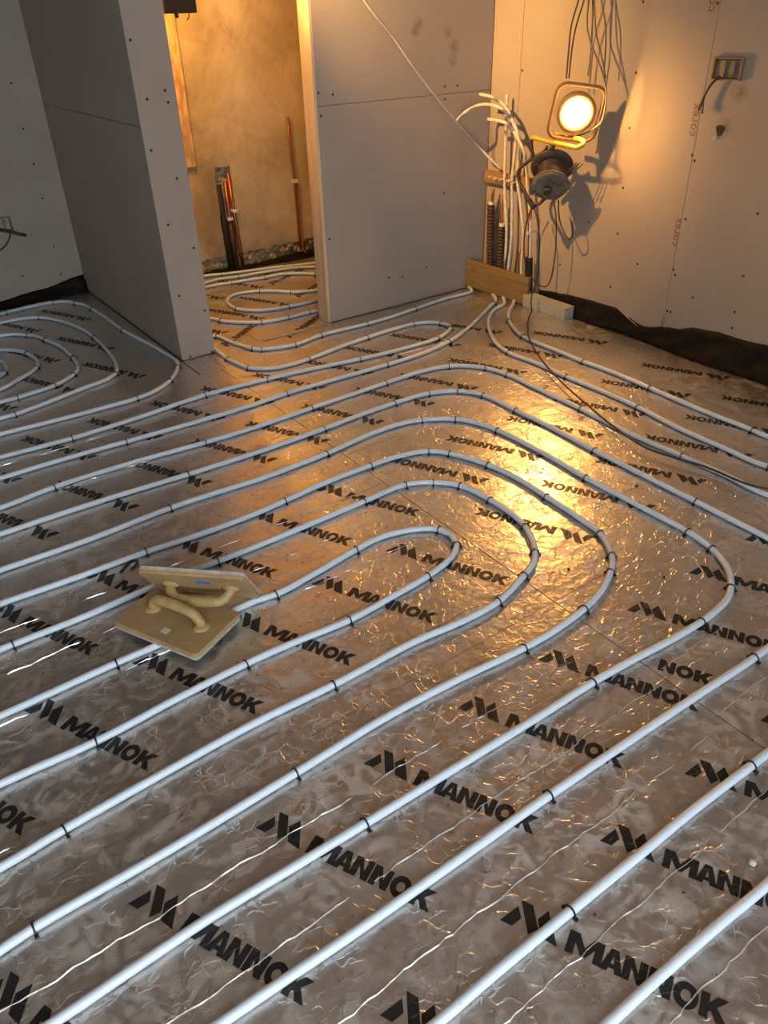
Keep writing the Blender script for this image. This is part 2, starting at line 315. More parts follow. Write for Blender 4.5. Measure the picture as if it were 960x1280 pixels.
CLIPS = [('sixth_loop',0.392,2.688),('fourth_loop',0.678,2.289),('third_loop',0.513,2.088),('second_loop',0.667,1.901),('second_loop',0.053,1.895),('inner_loop',0.261,1.65),('inner_loop',0.536,1.437),('third_loop',1.02,2.084),('second_loop',1.238,1.909),('second_loop',1.421,1.91),('second_loop',1.511,1.861),('second_loop',1.565,1.793),('second_loop',1.593,1.647),('inner_loop',1.056,1.688),('inner_loop',0.732,1.647),('inner_loop',1.337,1.614),('inner_loop',1.327,1.513),('inner_loop',1.154,1.442),('inner_loop',0.853,1.418),('second_loop',0.683,1.235),('second_loop',1.241,1.225),('third_loop',1.761,1.543),('second_loop',1.572,1.456),('second_loop',1.504,1.341),('second_loop',1.396,1.273),('third_loop',1.73,1.27),('third_loop',1.668,1.175),('third_loop',1.604,1.123),('third_loop',1.412,1.054),('third_loop',1.154,1.042),('fourth_loop',1.966,1.113),('fifth_loop',2.141,1.199),('fourth_loop',1.946,1.011),('fourth_loop',1.826,0.866),('fourth_loop',1.638,0.823),('fourth_loop',1.214,0.846),('fifth_loop',1.616,0.654),('inner_loop',0.122,1.42),('second_loop',-0.0,1.226),('third_loop',-0.109,1.047),('third_loop',0.469,1.057),('fourth_loop',0.523,0.857),('sixth_loop',1.302,0.461),('fifth_loop',0.884,0.675),('sixth_loop',0.729,0.47),('recess_1',0.738,4.915),('recess_1',1.015,4.932),('recess_1',1.119,4.827),('recess_1',1.165,4.654),('recess_1',1.181,4.169),('recess_1',1.211,3.493),('recess_1',1.112,3.348),('recess_1',0.917,3.254),('recess_2',0.872,4.695),('recess_2',1.018,4.149),('recess_2',0.937,3.598),('recess_2',0.433,3.429),('recess_3',0.739,4.435),('recess_3',0.798,4.293),('recess_3',0.836,3.948),('recess_3',0.783,3.732),('recess_3',0.66,3.639),('recess_3',0.487,3.608),('recess_4',0.667,4.14),('recess_4',0.652,3.931),('recess_5',0.5,3.947),('door_loop',1.174,3.092),('door_loop',0.563,3.042),('ninth',0.731,2.874),('sixth_loop',0.984,2.667),('fifth_loop',0.823,2.47),('inner_5',2.075,4.802),('inner_4',2.136,4.679),('inner_3',2.261,4.55),('inner_5',2.547,4.672),('inner_3',2.545,4.413),('inner_3',2.036,4.581),('inner_2',2.1,4.31),('inner_2',2.241,4.171),('inner_2',1.835,4.097),('inner_2',2.092,3.939),('inner_1',1.67,3.966),('inner_1',1.837,3.795),('inner_1',1.991,3.77),('inner_1',2.135,3.775),('door_feed',1.547,3.757),('door_feed',1.619,3.457),('door_feed',1.642,3.428),('door_feed',1.81,3.377),('door_feed',1.988,3.413),('door_feed',2.277,3.399),('door_feed',2.635,3.433),('door_loop',1.45,3.409),('door_loop',1.478,3.251),('door_loop',1.764,3.164),('door_loop',2.159,3.227),('door_loop',2.483,3.233),('door_loop',2.596,3.153),('door_loop',2.581,3.06),('door_loop',2.437,2.984),('door_loop',1.962,3.003),('door_loop',1.483,3.074),('ninth',2.453,2.912),('ninth',2.025,2.861),('ninth',1.474,2.875),('sixth_loop',1.487,2.674),('sixth_loop',1.891,2.688),('sixth_loop',2.243,2.659),('fifth_loop',1.796,2.49),('fifth_loop',1.975,2.475),('fifth_loop',2.092,2.414),('fifth_loop',1.423,2.472),('fourth_loop',1.788,2.287),('fourth_loop',1.905,2.204),('fourth_loop',1.319,2.286),('third_loop',1.643,2.056),('third_loop',1.695,1.992),('third_loop',1.4,2.103),('sixth_loop',2.365,2.517),('sixth_loop',2.394,2.414),('fifth_loop',2.153,2.311),('fifth_loop',2.158,2.11),('fourth_loop',1.972,2.022),('third_loop',1.753,1.826),('seventh',2.585,2.606),('seventh',2.586,2.224),('seventh',2.582,1.814),('sixth_loop',2.371,1.438),('seventh',2.551,1.207),('eighth',2.902,2.932),('eighth',2.795,2.721),('eighth',2.782,2.3),('eighth',2.78,1.909),('eighth',2.766,1.395),('sixth_loop',2.383,1.952),('fifth_loop',2.148,1.668),('fourth_loop',1.967,1.549),('ninth',3.035,3.218)]
SCREWS_RIGHT = [(3.262,2.601,1.182),(3.262,2.595,0.956),(3.262,2.585,0.694),(3.262,2.581,0.48),(3.262,2.773,0.502),(3.262,2.58,0.21),(3.262,2.235,0.877),(3.262,2.218,0.856),(3.262,2.209,0.61),(3.262,2.224,0.377),(3.262,2.21,0.354),(3.262,2.218,0.176),(3.262,2.199,0.177),(3.262,1.868,0.688),(3.262,1.868,0.425),(3.262,1.871,0.262),(3.262,1.865,0.188),(3.262,2.094,0.274),(3.262,2.433,0.36),(3.262,2.243,1.439),(3.262,2.614,1.451),(3.262,3.331,1.167),(3.262,2.94,0.25)]
SCREWS_BACK = [(2.935,3.565,1.104),(2.936,3.565,1.044),(2.942,3.565,0.577),(3.023,3.565,1.102),(2.158,3.565,1.125),(2.164,3.565,1.026),(2.238,3.565,1.113),(2.171,3.565,0.447),(2.644,3.565,0.162),(2.548,3.565,0.175),(2.819,3.565,0.184)]
SCREWS_PILLAR = [(1.287,3.565,1.371),(1.315,3.565,1.157),(1.399,3.565,1.184),(1.405,3.565,1.139),(1.294,3.565,0.962),(1.39,3.565,0.837),(1.313,3.565,0.649),(1.418,3.565,0.528),(1.308,3.565,0.321),(1.425,3.565,0.225),(1.312,3.565,0.012),(1.43,3.565,0.008)]
SCREWS_RECESS = [(1.126,5.07,1.163),(1.128,5.07,0.939),(1.136,5.07,0.756),(1.137,5.07,0.57),(1.132,5.07,0.296),(1.132,5.07,0.127),(0.912,5.07,0.158)]
WALLPATHS = {
 'p1': [(3.217,3.348,0.107),(3.217,3.339,0.165),(3.217,3.326,0.251),(3.217,3.33,0.371),(3.217,3.362,0.574),(3.217,3.371,0.677),(3.217,3.378,0.818),(3.217,3.382,0.936),(3.217,3.387,1.057)],
 'p2': [(3.212,3.295,0.119),(3.212,3.288,0.19),(3.212,3.281,0.327),(3.212,3.291,0.5),(3.212,3.305,0.645),(3.212,3.298,0.767),(3.212,3.294,0.846),(3.172,3.278,0.928),(3.172,3.333,0.992),(3.172,3.391,1.026),(3.122,3.407,1.051),(3.122,3.496,1.058)],
 'p3': [(3.212,3.176,0.127),(3.212,3.185,0.212),(3.212,3.191,0.388),(3.212,3.233,0.551),(3.212,3.262,0.65),(3.212,3.266,0.751),(3.172,3.228,0.845),(3.172,3.259,0.911),(3.172,3.312,0.96),(3.102,3.302,1.003),(3.102,3.395,1.016),(3.102,3.489,1.006),(3.022,3.493,0.982),(3.022,3.551,0.943),(3.022,3.583,0.906)],
 'p4': [(3.202,3.101,0.132),(3.202,3.112,0.229),(3.202,3.123,0.38),(3.202,3.144,0.516),(3.202,3.177,0.642),(3.202,3.19,0.712),(3.162,3.177,0.804),(3.162,3.219,0.854),(3.162,3.271,0.899),(3.112,3.276,0.937),(3.112,3.332,0.944),(3.112,3.413,0.946)],
 'white_cable': [(2.358,3.49,1.525),(2.387,3.49,1.488),(2.456,3.49,1.419),(2.542,3.49,1.343),(2.657,3.49,1.221),(2.789,3.49,1.091),(2.943,3.49,0.95),(3.133,3.505,0.802),(3.217,3.404,0.686)],
 'cable_a': [(3.162,3.078,0.556),(3.162,3.113,0.485),(3.162,3.129,0.406),(3.162,3.126,0.321),(3.162,3.102,0.216)],
 'cable_b': [(3.142,3.059,0.561),(3.142,3.028,0.501),(3.142,3.001,0.424),(3.142,2.99,0.329),(3.142,2.986,0.201),(3.105,2.985,0.08),(3.07,2.94,0.03)],
 'cable_b_floor': [(2.995,2.886,0.025),(2.797,2.684,0.025),(2.669,2.504,0.025),(2.516,2.214,0.025),(2.406,1.934,0.025),(2.337,1.733,0.025),(2.295,1.536,0.025),(2.344,1.334,0.025),(2.384,1.097,0.025)],
 'cable_c': [(3.162,2.938,0.6),(3.162,2.911,0.522),(3.162,2.895,0.407),(3.162,2.893,0.303),(3.162,2.908,0.192),(3.162,2.933,0.152),(3.162,2.981,0.145),(3.162,3.033,0.164),(3.162,3.06,0.181)],
 'cable_d': [(3.172,2.914,0.603),(3.172,2.897,0.518),(3.172,2.861,0.46),(3.172,2.816,0.424),(3.172,2.797,0.443),(3.172,2.796,0.472),(3.172,2.814,0.52)],
 'w1': [(3.142,2.876,1.5),(3.142,2.88,1.465),(3.142,2.909,1.364),(3.142,2.911,1.278),(3.142,2.909,1.154)],
 'w2': [(3.132,2.834,1.499),(3.132,2.838,1.464),(3.132,2.87,1.364),(3.132,2.882,1.279),(3.132,2.884,1.156)],
 'w3': [(3.152,2.829,1.499),(3.152,2.828,1.463),(3.152,2.821,1.363),(3.152,2.78,1.286),(3.152,2.721,1.212),(3.152,2.674,1.131),(3.152,2.661,1.054),(3.152,2.674,0.987),(3.152,2.739,0.941),(3.152,2.811,0.914)],
 'w4': [(3.162,2.81,1.498),(3.162,2.804,1.463),(3.162,2.775,1.342),(3.162,2.727,1.249),(3.162,2.688,1.162)],
 'w5': [(3.192,2.799,1.498),(3.192,2.789,1.462),(3.192,2.749,1.362),(3.192,2.734,1.279),(3.192,2.728,1.184)],
 'w6': [(3.172,2.833,1.499),(3.172,2.822,1.463),(3.172,2.807,1.341),(3.172,2.801,1.247),(3.172,2.803,1.167)],
 'w7': [(3.172,2.703,1.003),(3.172,2.702,0.938),(3.172,2.702,0.845)],
 'sock_cable1': [(3.242,2.157,1.187),(3.242,2.188,1.159),(3.242,2.209,1.12),(3.242,2.221,1.086),(3.242,2.23,1.056)],
 'sock_cable2': [(3.242,2.163,1.181),(3.242,2.193,1.148),(3.242,2.211,1.111),(3.242,2.212,1.081),(3.242,2.207,1.045)],
}
COPPER = {
 'c1_sleeve': [(3.212,3.443,0.134),(3.212,3.455,0.296),(3.212,3.463,0.491)],
 'c1_pipe': [(3.212,3.448,0.297),(3.212,3.456,0.492),(3.212,3.45,0.58)],
 'c2_sleeve': [(3.202,3.346,0.11),(3.202,3.352,0.271),(3.202,3.356,0.391)],
 'c2_pipe': [(3.202,3.35,0.317),(3.202,3.356,0.391),(3.202,3.368,0.533)],
 'c3': [(3.212,3.195,0.118),(3.212,3.206,0.288)],
 'c4_sleeve': [(3.202,3.103,0.086),(3.202,3.114,0.184),(3.202,3.122,0.262)],
 'c4_pipe': [(3.202,3.118,0.228),(3.202,3.13,0.387),(3.202,3.138,0.517)],
}

# ------------------------------------------------------------------ setting
BW = 3.262           # face of right wall (x)
BY = 3.565           # face of back wall / pillar (y)
CZ = 2.42
floor = tag(boxobj('floor', (-1.9, -1.2, -.12), (3.4, 5.2, -.052), M['slab']), kind='structure')
boards = []          # (x0, x1, y0, y1, object)
def insul(x0, x1, y0, y1):
    o = boxobj('insulation_board', (x0 + .0015, y0 + .0006, -.05), (x1 - .0015, y1 - .0006, 0), M['foil'], floor)
    boards.append((x0, x1, y0, y1, o)); return o
ROWS = [-1.09, .03, 1.135, 2.245, 3.35]
JX = 1.378
for a, b in zip(ROWS, ROWS[1:]):
    insul(-1.79, -1.02, a, b); insul(-1.02, JX, a, b); insul(JX, 3.222, a, b)
insul(-1.79, -1.02, 3.35, 4.45); insul(-1.02, 1.262, 3.35, 4.45); insul(-1.02, 1.262, 4.45, 5.04); insul(-1.79, -1.02, 4.45, 5.04)
insul(1.266, 1.40, 3.35, 3.562); insul(1.40, 3.222, 3.35, 3.562); insul(1.452, 1.70, 3.562, 3.715); insul(1.70, 2.132, 3.562, 3.715); insul(1.452, 3.15, 3.715, 4.855)
def board_at(x, y):
    for x0, x1, y0, y1, o in boards:
        if x0 <= x <= x1 and y0 <= y <= y1: return o
    return boards[0][4]

# printed lettering: the mark and the word, built as flat print on the facing
def lettering_mesh(first=-1):
    h = .044; P = []
    P += [[(0, 0), (.022, .042), (.035, .022), (.024, 0)], [(.0235, .056), (.047, .056), (.070, .016), (.056, -.002)], [(.077, .059), (.111, 0), (.079, .004), (.063, .034)]]
    def at(x, poly): P.append([(x + a, b) for a, b in poly])
    at(.124, [(0, 0), (0, h), (.019, h), (.033, .021), (.047, h), (.066, h), (.066, 0), (.051, 0), (.051, .025), (.038, .004), (.028, .004), (.015, .025), (.015, 0)])
    L = [(0, 0), (.0135, h), (.0205, h), (.0205, .032), (.0172, .0165), (.0205, .0165), (.0205, .0078), (.0155, .0078), (.0135, 0)]
    at(.1875, L); at(.1875, [(.041 - a, b) for a, b in L][::-1])
    for x in (.2265, .2700):
        at(x, [(0, 0), (0, h), (.0145, h), (.027, .019), (.027, h), (.041, h), (.041, 0), (.0275, 0), (.014, .026), (.014, 0)])
    at(.3580, [(0, 0), (0, h), (.0145, h), (.0145, .029), (.027, h), (.045, h), (.0275, .0245), (.047, 0), (.0285, 0), (.018, .0155), (.0145, .0125), (.0145, 0)])
    P = [p for p in P if min(q[0] for q in p) > first]
    bm = bmesh.new()
    for poly in P: bm.faces.new([bm.verts.new((a, b, 0)) for a, b in poly])
    n = 24; c = (.3345, h / 2)
    o = [bm.verts.new((c[0] + .0212 * math.cos(2 * math.pi * k / n), c[1] + .0238 * math.sin(2 * math.pi * k / n), 0)) for k in range(n)]
    i = [bm.verts.new((c[0] + .0088 * math.cos(2 * math.pi * k / n), c[1] + .0105 * math.sin(2 * math.pi * k / n), 0)) for k in range(n)]
    for k in range(n): bm.faces.new((o[k], o[(k + 1) % n], i[(k + 1) % n], i[k]))
    for f in bm.faces:
        f.normal_update()
        if f.normal.z < 0: f.normal_flip()
    bmesh.ops.triangulate(bm, faces=list(bm.faces))
    me = bpy.data.meshes.new('printed_lettering'); bm.to_mesh(me); bm.free(); me.materials.append(M['print']); return me
LET = lettering_mesh(); LET_END = lettering_mesh(.268)
ANG = math.radians(-63.33)
def lettering(x, y, inv=False, ang=None, mesh=None):
    if ang is None: ang = ANG + (math.pi if inv else 0)
    xc, yc = x + .2 * math.cos(ang), y + .2 * math.sin(ang)
    o = bpy.data.objects.new('printed_lettering', mesh or LET); COL.objects.link(o)
    o.parent = board_at(xc, yc); o.location = (x, y, .0007); o.rotation_euler = (0, 0, ang)
for k in range(-2, 5):
    lettering(.053 + .279 * k, .993); lettering(.056 + .279 * k, .540)
    lettering(.018 + .279 * k, 1.636); lettering(.032 + .2795 * k, 2.095)
for k in range(0, 6):
    lettering(1.513 + .285 * k, .985)
    lettering(1.445 + .285 * k, .527)
for k in range(-2, 2): lettering(.03 + .279 * (2 * k), .02 - .12); lettering(.03 + .279 * (2 * k + 1), .02 - .12)
for x, y in [(.605, 2.385), (.883, 2.38), (1.158, 2.383), (1.404, 2.388), (1.676, 2.39), (1.954, 2.394), (2.21, 2.40), (2.512, 2.395), (2.794, 2.425), (3.10, 2.41),
             (.325, 2.385), (.05, 2.385), (-.23, 2.385), (.32, 2.845), (.605, 2.845), (.878, 2.845), (1.16, 2.842), (1.404, 2.85), (1.671, 2.84), (1.939, 2.845), (2.205, 2.858), (2.496, 2.858), (2.79, 2.86), (.04, 2.845), (-.24, 2.845),
             (1.70, 1.765), (1.985, 1.765), (2.296, 1.745), (2.585, 1.76), (2.89, 1.762), (3.187, 1.77), (1.719, 1.286), (2.028, 1.283), (2.313, 1.28), (2.607, 1.288), (2.88, 1.30), (3.16, 1.32),
             (.758, 3.52), (1.062, 3.50), (.47, 3.52), (1.065, 3.96), (.79, 3.968), (.5, 3.97), (1.122, 4.503), (.835, 4.494), (.55, 4.49),
             (2.155, 3.965), (2.185, 4.40), (1.909, 3.875), (1.894, 4.36), (1.64, 3.80)]:
    lettering(x, y, True)
lettering(2.24, 4.40, ang=math.radians(27)); lettering(2.21, 4.56, ang=math.radians(27)); lettering(2.24, 4.07, ang=math.radians(30))
lettering(1.53, 3.60, ang=math.radians(35)); lettering(1.85, 3.50, True, ang=math.radians(30))

lettering(1.268, 1.024, mesh=LET_END)

# raised folds running along the foil
def crease(x0, x1, y, amp=.007, hgt=.0032, gap=.25):
    bm = bmesh.new(); n = int((x1 - x0) / .016); prev = None; yy = 0.; on = True
    for i in range(n + 1):
        if i % 4 == 0: on = random.random() > gap
        x = x0 + (x1 - x0) * i / n; yy = yy * .75 + random.uniform(-1, 1) * amp * .42
        hh = hgt * random.uniform(.45, 1.) if on else -.0005
        w = .0017 * random.uniform(.7, 1.3)
        ring = [bm.verts.new((x, y + yy - w, -.0004)), bm.verts.new((x, y + yy, hh)), bm.verts.new((x, y + yy + w, -.0004))]
        if prev:
            bm.faces.new((prev[0], ring[0], ring[1], prev[1])); bm.faces.new((prev[1], ring[1], ring[2], prev[2]))
        prev = ring
    obj('foil_crease', bm, M['crease'], board_at((x0 + x1) / 2, y))
for y, g in ((.10, .2), (.24, .15), (.405, .12), (.573, .12), (.745, .15), (.935, .15), (1.255, .3), (1.45, .5), (1.62, .4), (1.80, .55), (1.98, .5), (2.5, .7), (2.68, .7), (3.0, .7)):
    crease(-1.0, 1.36, y, gap=g)
for y, g in ((.25, .2), (.41, .2), (.60, .3), (.78, .35), (.96, .35), (1.40, .6), (1.62, .6), (2.06, .5), (2.45, .6), (2.62, .6), (2.95, .7)):
    crease(1.40, 3.15, y, gap=g, hgt=.0022)

def wall(name, a, b, mat=None): return tag(boxobj(name, a, b, mat or M['core']), kind='structure')
def pboard(parent, a, b, mat=None): return boxobj('plasterboard', a, b, mat or M['board'], parent, .0012)
wall_right = wall('wall_right', (BW + .0125, -1.2, -.05), (BW + .14, 3.70, CZ))
JY = [-1.1, 0.0, 1.115, 2.231, 3.346, BY - .001]
for a, b in zip(JY, JY[1:]): pboard(wall_right, (BW, a + .001, .02), (BW + .0123, b - .001, CZ - .001), M['board_r'])
wall_back = wall('wall_back', (2.148, BY + .0125, -.05), (BW + .0125, BY + .088, CZ))
pboard(wall_back, (2.146, BY, .004), (BW - .001, BY + .0123, 1.066)); pboard(wall_back, (2.146, BY, 1.0685), (BW - .001, BY + .0123, CZ - .001))
trim_1 = tag(boxobj('trim_1', (2.132, BY + .0005, .0), (2.1475, BY + .10, 2.06), M['jamb'], None, .001), kind='structure')
wall_head = wall('wall_head', (1.449, BY + .001, 2.06), (2.146, BY + .088, CZ), M['board'])
wall_partition = wall('wall_partition', (1.2795, BY + .0125, -.05), (1.4345, 5.2, CZ))
pboard(wall_partition, (1.267, BY, .003), (1.447, BY + .0123, CZ - .001))
pboard(wall_partition, (1.267, BY + .0125, .003), (1.2793, 5.09, 1.053)); pboard(wall_partition, (1.267, BY + .0125, 1.0555), (1.2793, 5.09, CZ - .001))
pboard(wall_partition, (1.4347, BY + .0125, .003), (1.447, 4.872, CZ - .001))
wall_recess = wall('wall_recess', (-1.9, 5.0825, -.05), (1.2795, 5.2, CZ))
pboard(wall_recess, (.07, 5.07, .001), (1.2668, 5.0823, CZ - .001)); pboard(wall_recess, (-1.13, 5.07, .03), (.0675, 5.0823, CZ - .001)); pboard(wall_recess, (-1.79, 5.07, .03), (-1.1325, 5.0823, CZ - .001))
wall_left = wall('wall_left', (-1.9, -1.2, -.05), (-1.79, 5.09, CZ), M['board'])
wall_rear = wall('wall_rear', (-1.9, -1.2, -.05), (-1.4, -1.1, CZ), M['board'])
boxobj('wall_panel', (1.0, -1.2, -.05), (3.28, -1.1, CZ), M['board'], wall_rear); boxobj('wall_panel', (-1.4, -1.2, 2.13), (1.0, -1.1, CZ), M['board'], wall_rear)
ceiling = tag(boxobj('ceiling', (-1.9, -1.2, CZ), (3.45, 5.2, CZ + .1), M['ceil']), kind='structure')
# inner room: old plaster with a chase cut into it, rubble showing in the chase and along the foot
wall_inner = wall('wall_inner', (1.4475, 4.905, -.05), (3.3, 5.06, CZ), M['rubble'])
rnd = random.Random(1); bm = bmesh.new()
xs = [1.4475 + .032 * i for i in range(22)] + [2.152, 2.18, 2.207, 2.235, 2.262] + [2.262 + .0321 * i for i in range(1, 33)]
zs = [.105 + .03 * j for j in range(18)] + [.645] + [.645 + .0444 * j for j in range(1, 41)]
G = []
for j, z in enumerate(zs):
    row = []
    for x in xs:
        nich = 2.15 <= x <= 2.264 and z <= .646
        row.append(bm.verts.new((x + (rnd.uniform(-.005, .005) if nich else 0), 4.872 + rnd.uniform(-.0008, .0008), z + (rnd.uniform(-.014, .014) if j == 0 else rnd.uniform(-.005, .005) if nich else 0))))
    G.append(row)
for j in range(len(zs) - 1):
    for i in range(len(xs) - 1):
        if xs[i] >= 2.1519 and xs[i + 1] <= 2.2621 and zs[j + 1] <= .6451: continue
        bm.faces.new((G[j][i], G[j][i + 1], G[j + 1][i + 1], G[j + 1][i]))
bmesh.ops.delete(bm, geom=[v for v in bm.verts if not v.link_faces], context='VERTS')
r = bmesh.ops.extrude_edge_only(bm, edges=[e for e in bm.edges if e.is_boundary])
for v in [v for v in r['geom'] if isinstance(v, bmesh.types.BMVert)]: v.co.y = 4.9055
obj('plaster_coat', bm, M['plaster'], wall_inner)
wall_side = wall('wall_side', (3.1505, BY + .088, -.05), (3.26, 4.905, CZ), M['plaster'])

def screws(wall_o, pts, axis):
    bm = bmesh.new(); lathe(bm, [(.0062, .0), (.0062, .0008), (.0025, .0008), (.0018, .0003)], Matrix.Identity(4), 8)
    me = bpy.data.meshes.new('screw'); bm.to_mesh(me); bm.free(); me.materials.append(M['screw'])
    d = Vector((-1, 0, 0)) if axis == 'x' else Vector((0, -1, 0))
    for p in pts:
        o = bpy.data.objects.new('screw', me); COL.objects.link(o); o.parent = wall_o; o.location = p
        o.rotation_euler = d.to_track_quat('Z', 'Y').to_euler()
screws(wall_right, SCREWS_RIGHT, 'x'); screws(wall_back, SCREWS_BACK, 'y'); screws(wall_partition, SCREWS_PILLAR, 'y'); screws(wall_recess, SCREWS_RECESS, 'y')

# the word printed along the board edge, reading upward
def wall_print(y, z, length):
    cu = bpy.data.curves.new('corex', 'FONT'); cu.body = 'corex'; cu.size = .05; cu.offset = .0012; cu.space_character = 1.1
    t = bpy.data.objects.new('t', cu); COL.objects.link(t)
    dg = bpy.context.evaluated_depsgraph_get(); me = bpy.data.meshes.new_from_object(t.evaluated_get(dg))
    bpy.data.objects.remove(t); bpy.data.curves.remove(cu)
    xs = [v.co.x for v in me.vertices]; w = max(xs) - min(xs); s = length / w; x0 = min(xs)
    me.materials.clear(); me.materials.append(M['corex'])
    for v in me.vertices:
        a, b = (v.co.x - x0) * s, v.co.y * s * 1.15
        v.co = (BW - .0006, y - .022 + b, z + a)      # read upward, letter tops to the left
    o = bpy.data.objects.new('printed_lettering', me); COL.objects.link(o); o.parent = wall_right
wall_print(2.262, .952, .130); wall_print(2.252, .485, .128); wall_print(2.242, .045, .105); wall_print(2.275, 1.41, .130)

# ------------------------------------------------------------------ floor heating pipes with their black clips
bmc = bmesh.new()
arc = [Vector((0, .0119 * math.cos(a), .0095 + .0119 * math.sin(a))) for a in [math.pi * k / 10 for k in range(11)]]
tube(bmc, [Vector((0, .0119, -.001))] + arc + [Vector((0, -.0119, -.001))], .0021, 6)
for s in (-1, 1): box(bmc, -.0035, s * .0119 - .0025, .0, .0035, s * .0119 + .0045 * (1 if s > 0 else 0) + .0025, .005) if s > 0 else box(bmc, -.0035, -.0189, .0, .0035, -.0094, .005)
CLIP = bpy.data.meshes.new('clip'); bmc.to_mesh(CLIP); bmc.free(); CLIP.materials.append(M['clip'])
LABELS = {
 'inner_loop': 'innermost hairpin of white pipe, running under the flat plastering float',
 'second_loop': 'second white pipe loop, wrapped directly around the innermost hairpin',
 'third_loop': 'third white pipe loop outward from the innermost hairpin, its bend in the warm lamp light',
 'fourth_loop': 'fourth white pipe loop outward, the last whose bend is wholly in view',
 'fifth_loop': 'fifth white pipe loop outward, its bend cut off by the right edge',
 'sixth_loop': 'sixth white pipe loop outward, with the brown cable lying along it at right',
 'seventh': 'white floor pipe second nearest the membrane, returning through the bottom right corner',
 'eighth': 'white floor pipe nearest the black membrane along the right wall',
 'ninth': 'long white floor pipe from under the timber board straight to the left edge',
 'door_loop': 'white floor pipe with tight hairpin before the back wall, ending at the pillar foot',
 'door_feed': 'white floor pipe crossing before the doorway, from the timber board into the inner room',
 'recess_1': 'outermost curved white pipe in the dark left recess, hugging the partition',
 'recess_2': 'second curved white pipe from outside in the dark left recess',
 'recess_3': 'third curved white pipe from outside in the dark left recess',
 'recess_4': 'fourth curved white pipe from outside in the dark left recess',
 'recess_5': 'smallest innermost white pipe bend in the dark left recess at the left edge',
 'inner_1': 'nearest white floor pipe beyond the doorway, curving across the threshold boards',
 'inner_2': 'white pipe hairpin lying in the middle of the inner room floor',
 'inner_3': 'white pipe just outside the hairpin in the inner room',
 'inner_4': 'white pipe second from the back wall in the inner room',
 'inner_5': 'white pipe lying closest to the plastered back wall of the inner room',
}
for k, P in PIPES.items():
    z = .0105
    pts = [(x, y, z) for x, y in P]
    if k in ('ninth', 'seventh', 'eighth'):
        tail = {'ninth': [(3.16, 3.36, .0105)], 'seventh': [(3.18, 3.29, .0105)], 'eighth': [(3.19, 3.20, .0105)]}[k]
        pts = pts + tail if k == 'ninth' else tail + pts
    if k == 'door_feed': pts = [(3.125, 3.535, .016)] + pts
    path = catmull(pts, .025 if k[0] != 'r' and k[:3] != 'inn' else .03)
    bm = bmesh.new(); tube(bm, path, .0100, 12)
    po = tag(obj('heating_pipe', bm, M['pipe'], None, True), LABELS[k], 'pipe', 'underfloor heating pipes')
    for kk, x, y in CLIPS:
        if kk != k: continue
        j = min(range(len(path)), key=lambda i: (path[i].x - x) ** 2 + (path[i].y - y) ** 2)
        t = path[min(j + 1, len(path) - 1)] - path[max(j - 1, 0)]
        c = bpy.data.objects.new('clip', CLIP); COL.objects.link(c); c.parent = po
        c.location = (path[j].x, path[j].y, 0.0005); c.rotation_euler = (random.uniform(-.06, .06), 0, math.atan2(t.y, t.x) + random.uniform(-.12, .12))
# loose clip on the floor
bm = bmesh.new()
tube(bm, catmull([(.0, -.03, 0), (.0, .012, 0), (.006, .03, 0), (.018, .034, 0), (.026, .024, 0), (.026, -.016, 0)], .006), .0032, 6)
o = tag(obj('pipe_clip', bm, M['clip'], None, True), 'loose black pipe clip lying on the foil, left of the two plastering floats', 'clip'); o.location = (.437, 2.066, .0035); o.rotation_euler = (0, 0, -.9)

# ------------------------------------------------------------------ corner: rising pipes, copper, timber
def wirething(name, pts, r, mat, label, cat, step=.012, n=8, group=None):
    bm = bmesh.new(); tube(bm, catmull(pts, step), r, n); return tag(obj(name, bm, mat, None, True), label, cat, group)
WP = WALLPATHS
wirething('riser_pipe', WP['p1'], .0085, M['cable_w'], 'leftmost white pipe rising straight up from the timber board at the corner', 'pipe', group='rising white pipes')
wirething('riser_pipe', WP['p2'], .0085, M['cable_w'], 'white pipe rising at the corner, its open end the topmost of the three bent over', 'pipe', group='rising white pipes')
wirething('riser_pipe', WP['p3'], .0085, M['cable_w'], 'white pipe rising at the corner, arching furthest left with drooping open end', 'pipe', group='rising white pipes')
wirething('riser_pipe', WP['p4'], .0085, M['cable_w'], 'white pipe rising at the corner, its open end the lowest of the three bent over', 'pipe', group='rising white pipes')
wirething('thin_cable', WP['white_cable'], .0055, M['cable_w'], 'thin white cable slanting down from the top to the batten', 'cable')
def corrugated(pts, r, label):
    P = catmull(pts, .006); bm = bmesh.new()
    tube(bm, P, r, 12, rfun=lambda i: r * (1.0 if i % 3 else .8)); return obj('pipe_sleeve', bm, M['sleeve'], None, False)
def copper(name_, sleeve, pipe, rs, label, dark=False, clip=None):
    bm = bmesh.new(); tube(bm, catmull(COPPER[pipe], .02), .0085, 10)
    root = tag(obj('copper_pipe', bm, M['copper'], None, True), label, 'pipe', 'copper pipes by the corner')
    if sleeve:
        if dark:
            bm = bmesh.new(); tube(bm, catmull(COPPER[sleeve], .02), rs, 12); s = obj('pipe_sleeve', bm, M['dark'], root, True)
        else: s = corrugated(COPPER[sleeve], rs, None); s.parent = root
    if clip:
        bm = bmesh.new(); lathe(bm, [(.0095, 0), (.016, 0), (.016, .016), (.0095, .016)], Matrix.Translation(Vector(clip)), 12)
        box(bm, clip[0], clip[1] - .006, clip[2] + .002, BW - .001, clip[1] + .006, clip[2] + .014)
        obj('pipe_bracket', bm, M['white'], root)
    return root
copper('a', 'c1_sleeve', 'c1_pipe', .0235, 'thin copper pipe in the tall brown sleeve, tight in the room corner', clip=(COPPER['c1_sleeve'][-1][0], COPPER['c1_sleeve'][-1][1], COPPER['c1_sleeve'][-1][2] + .002))
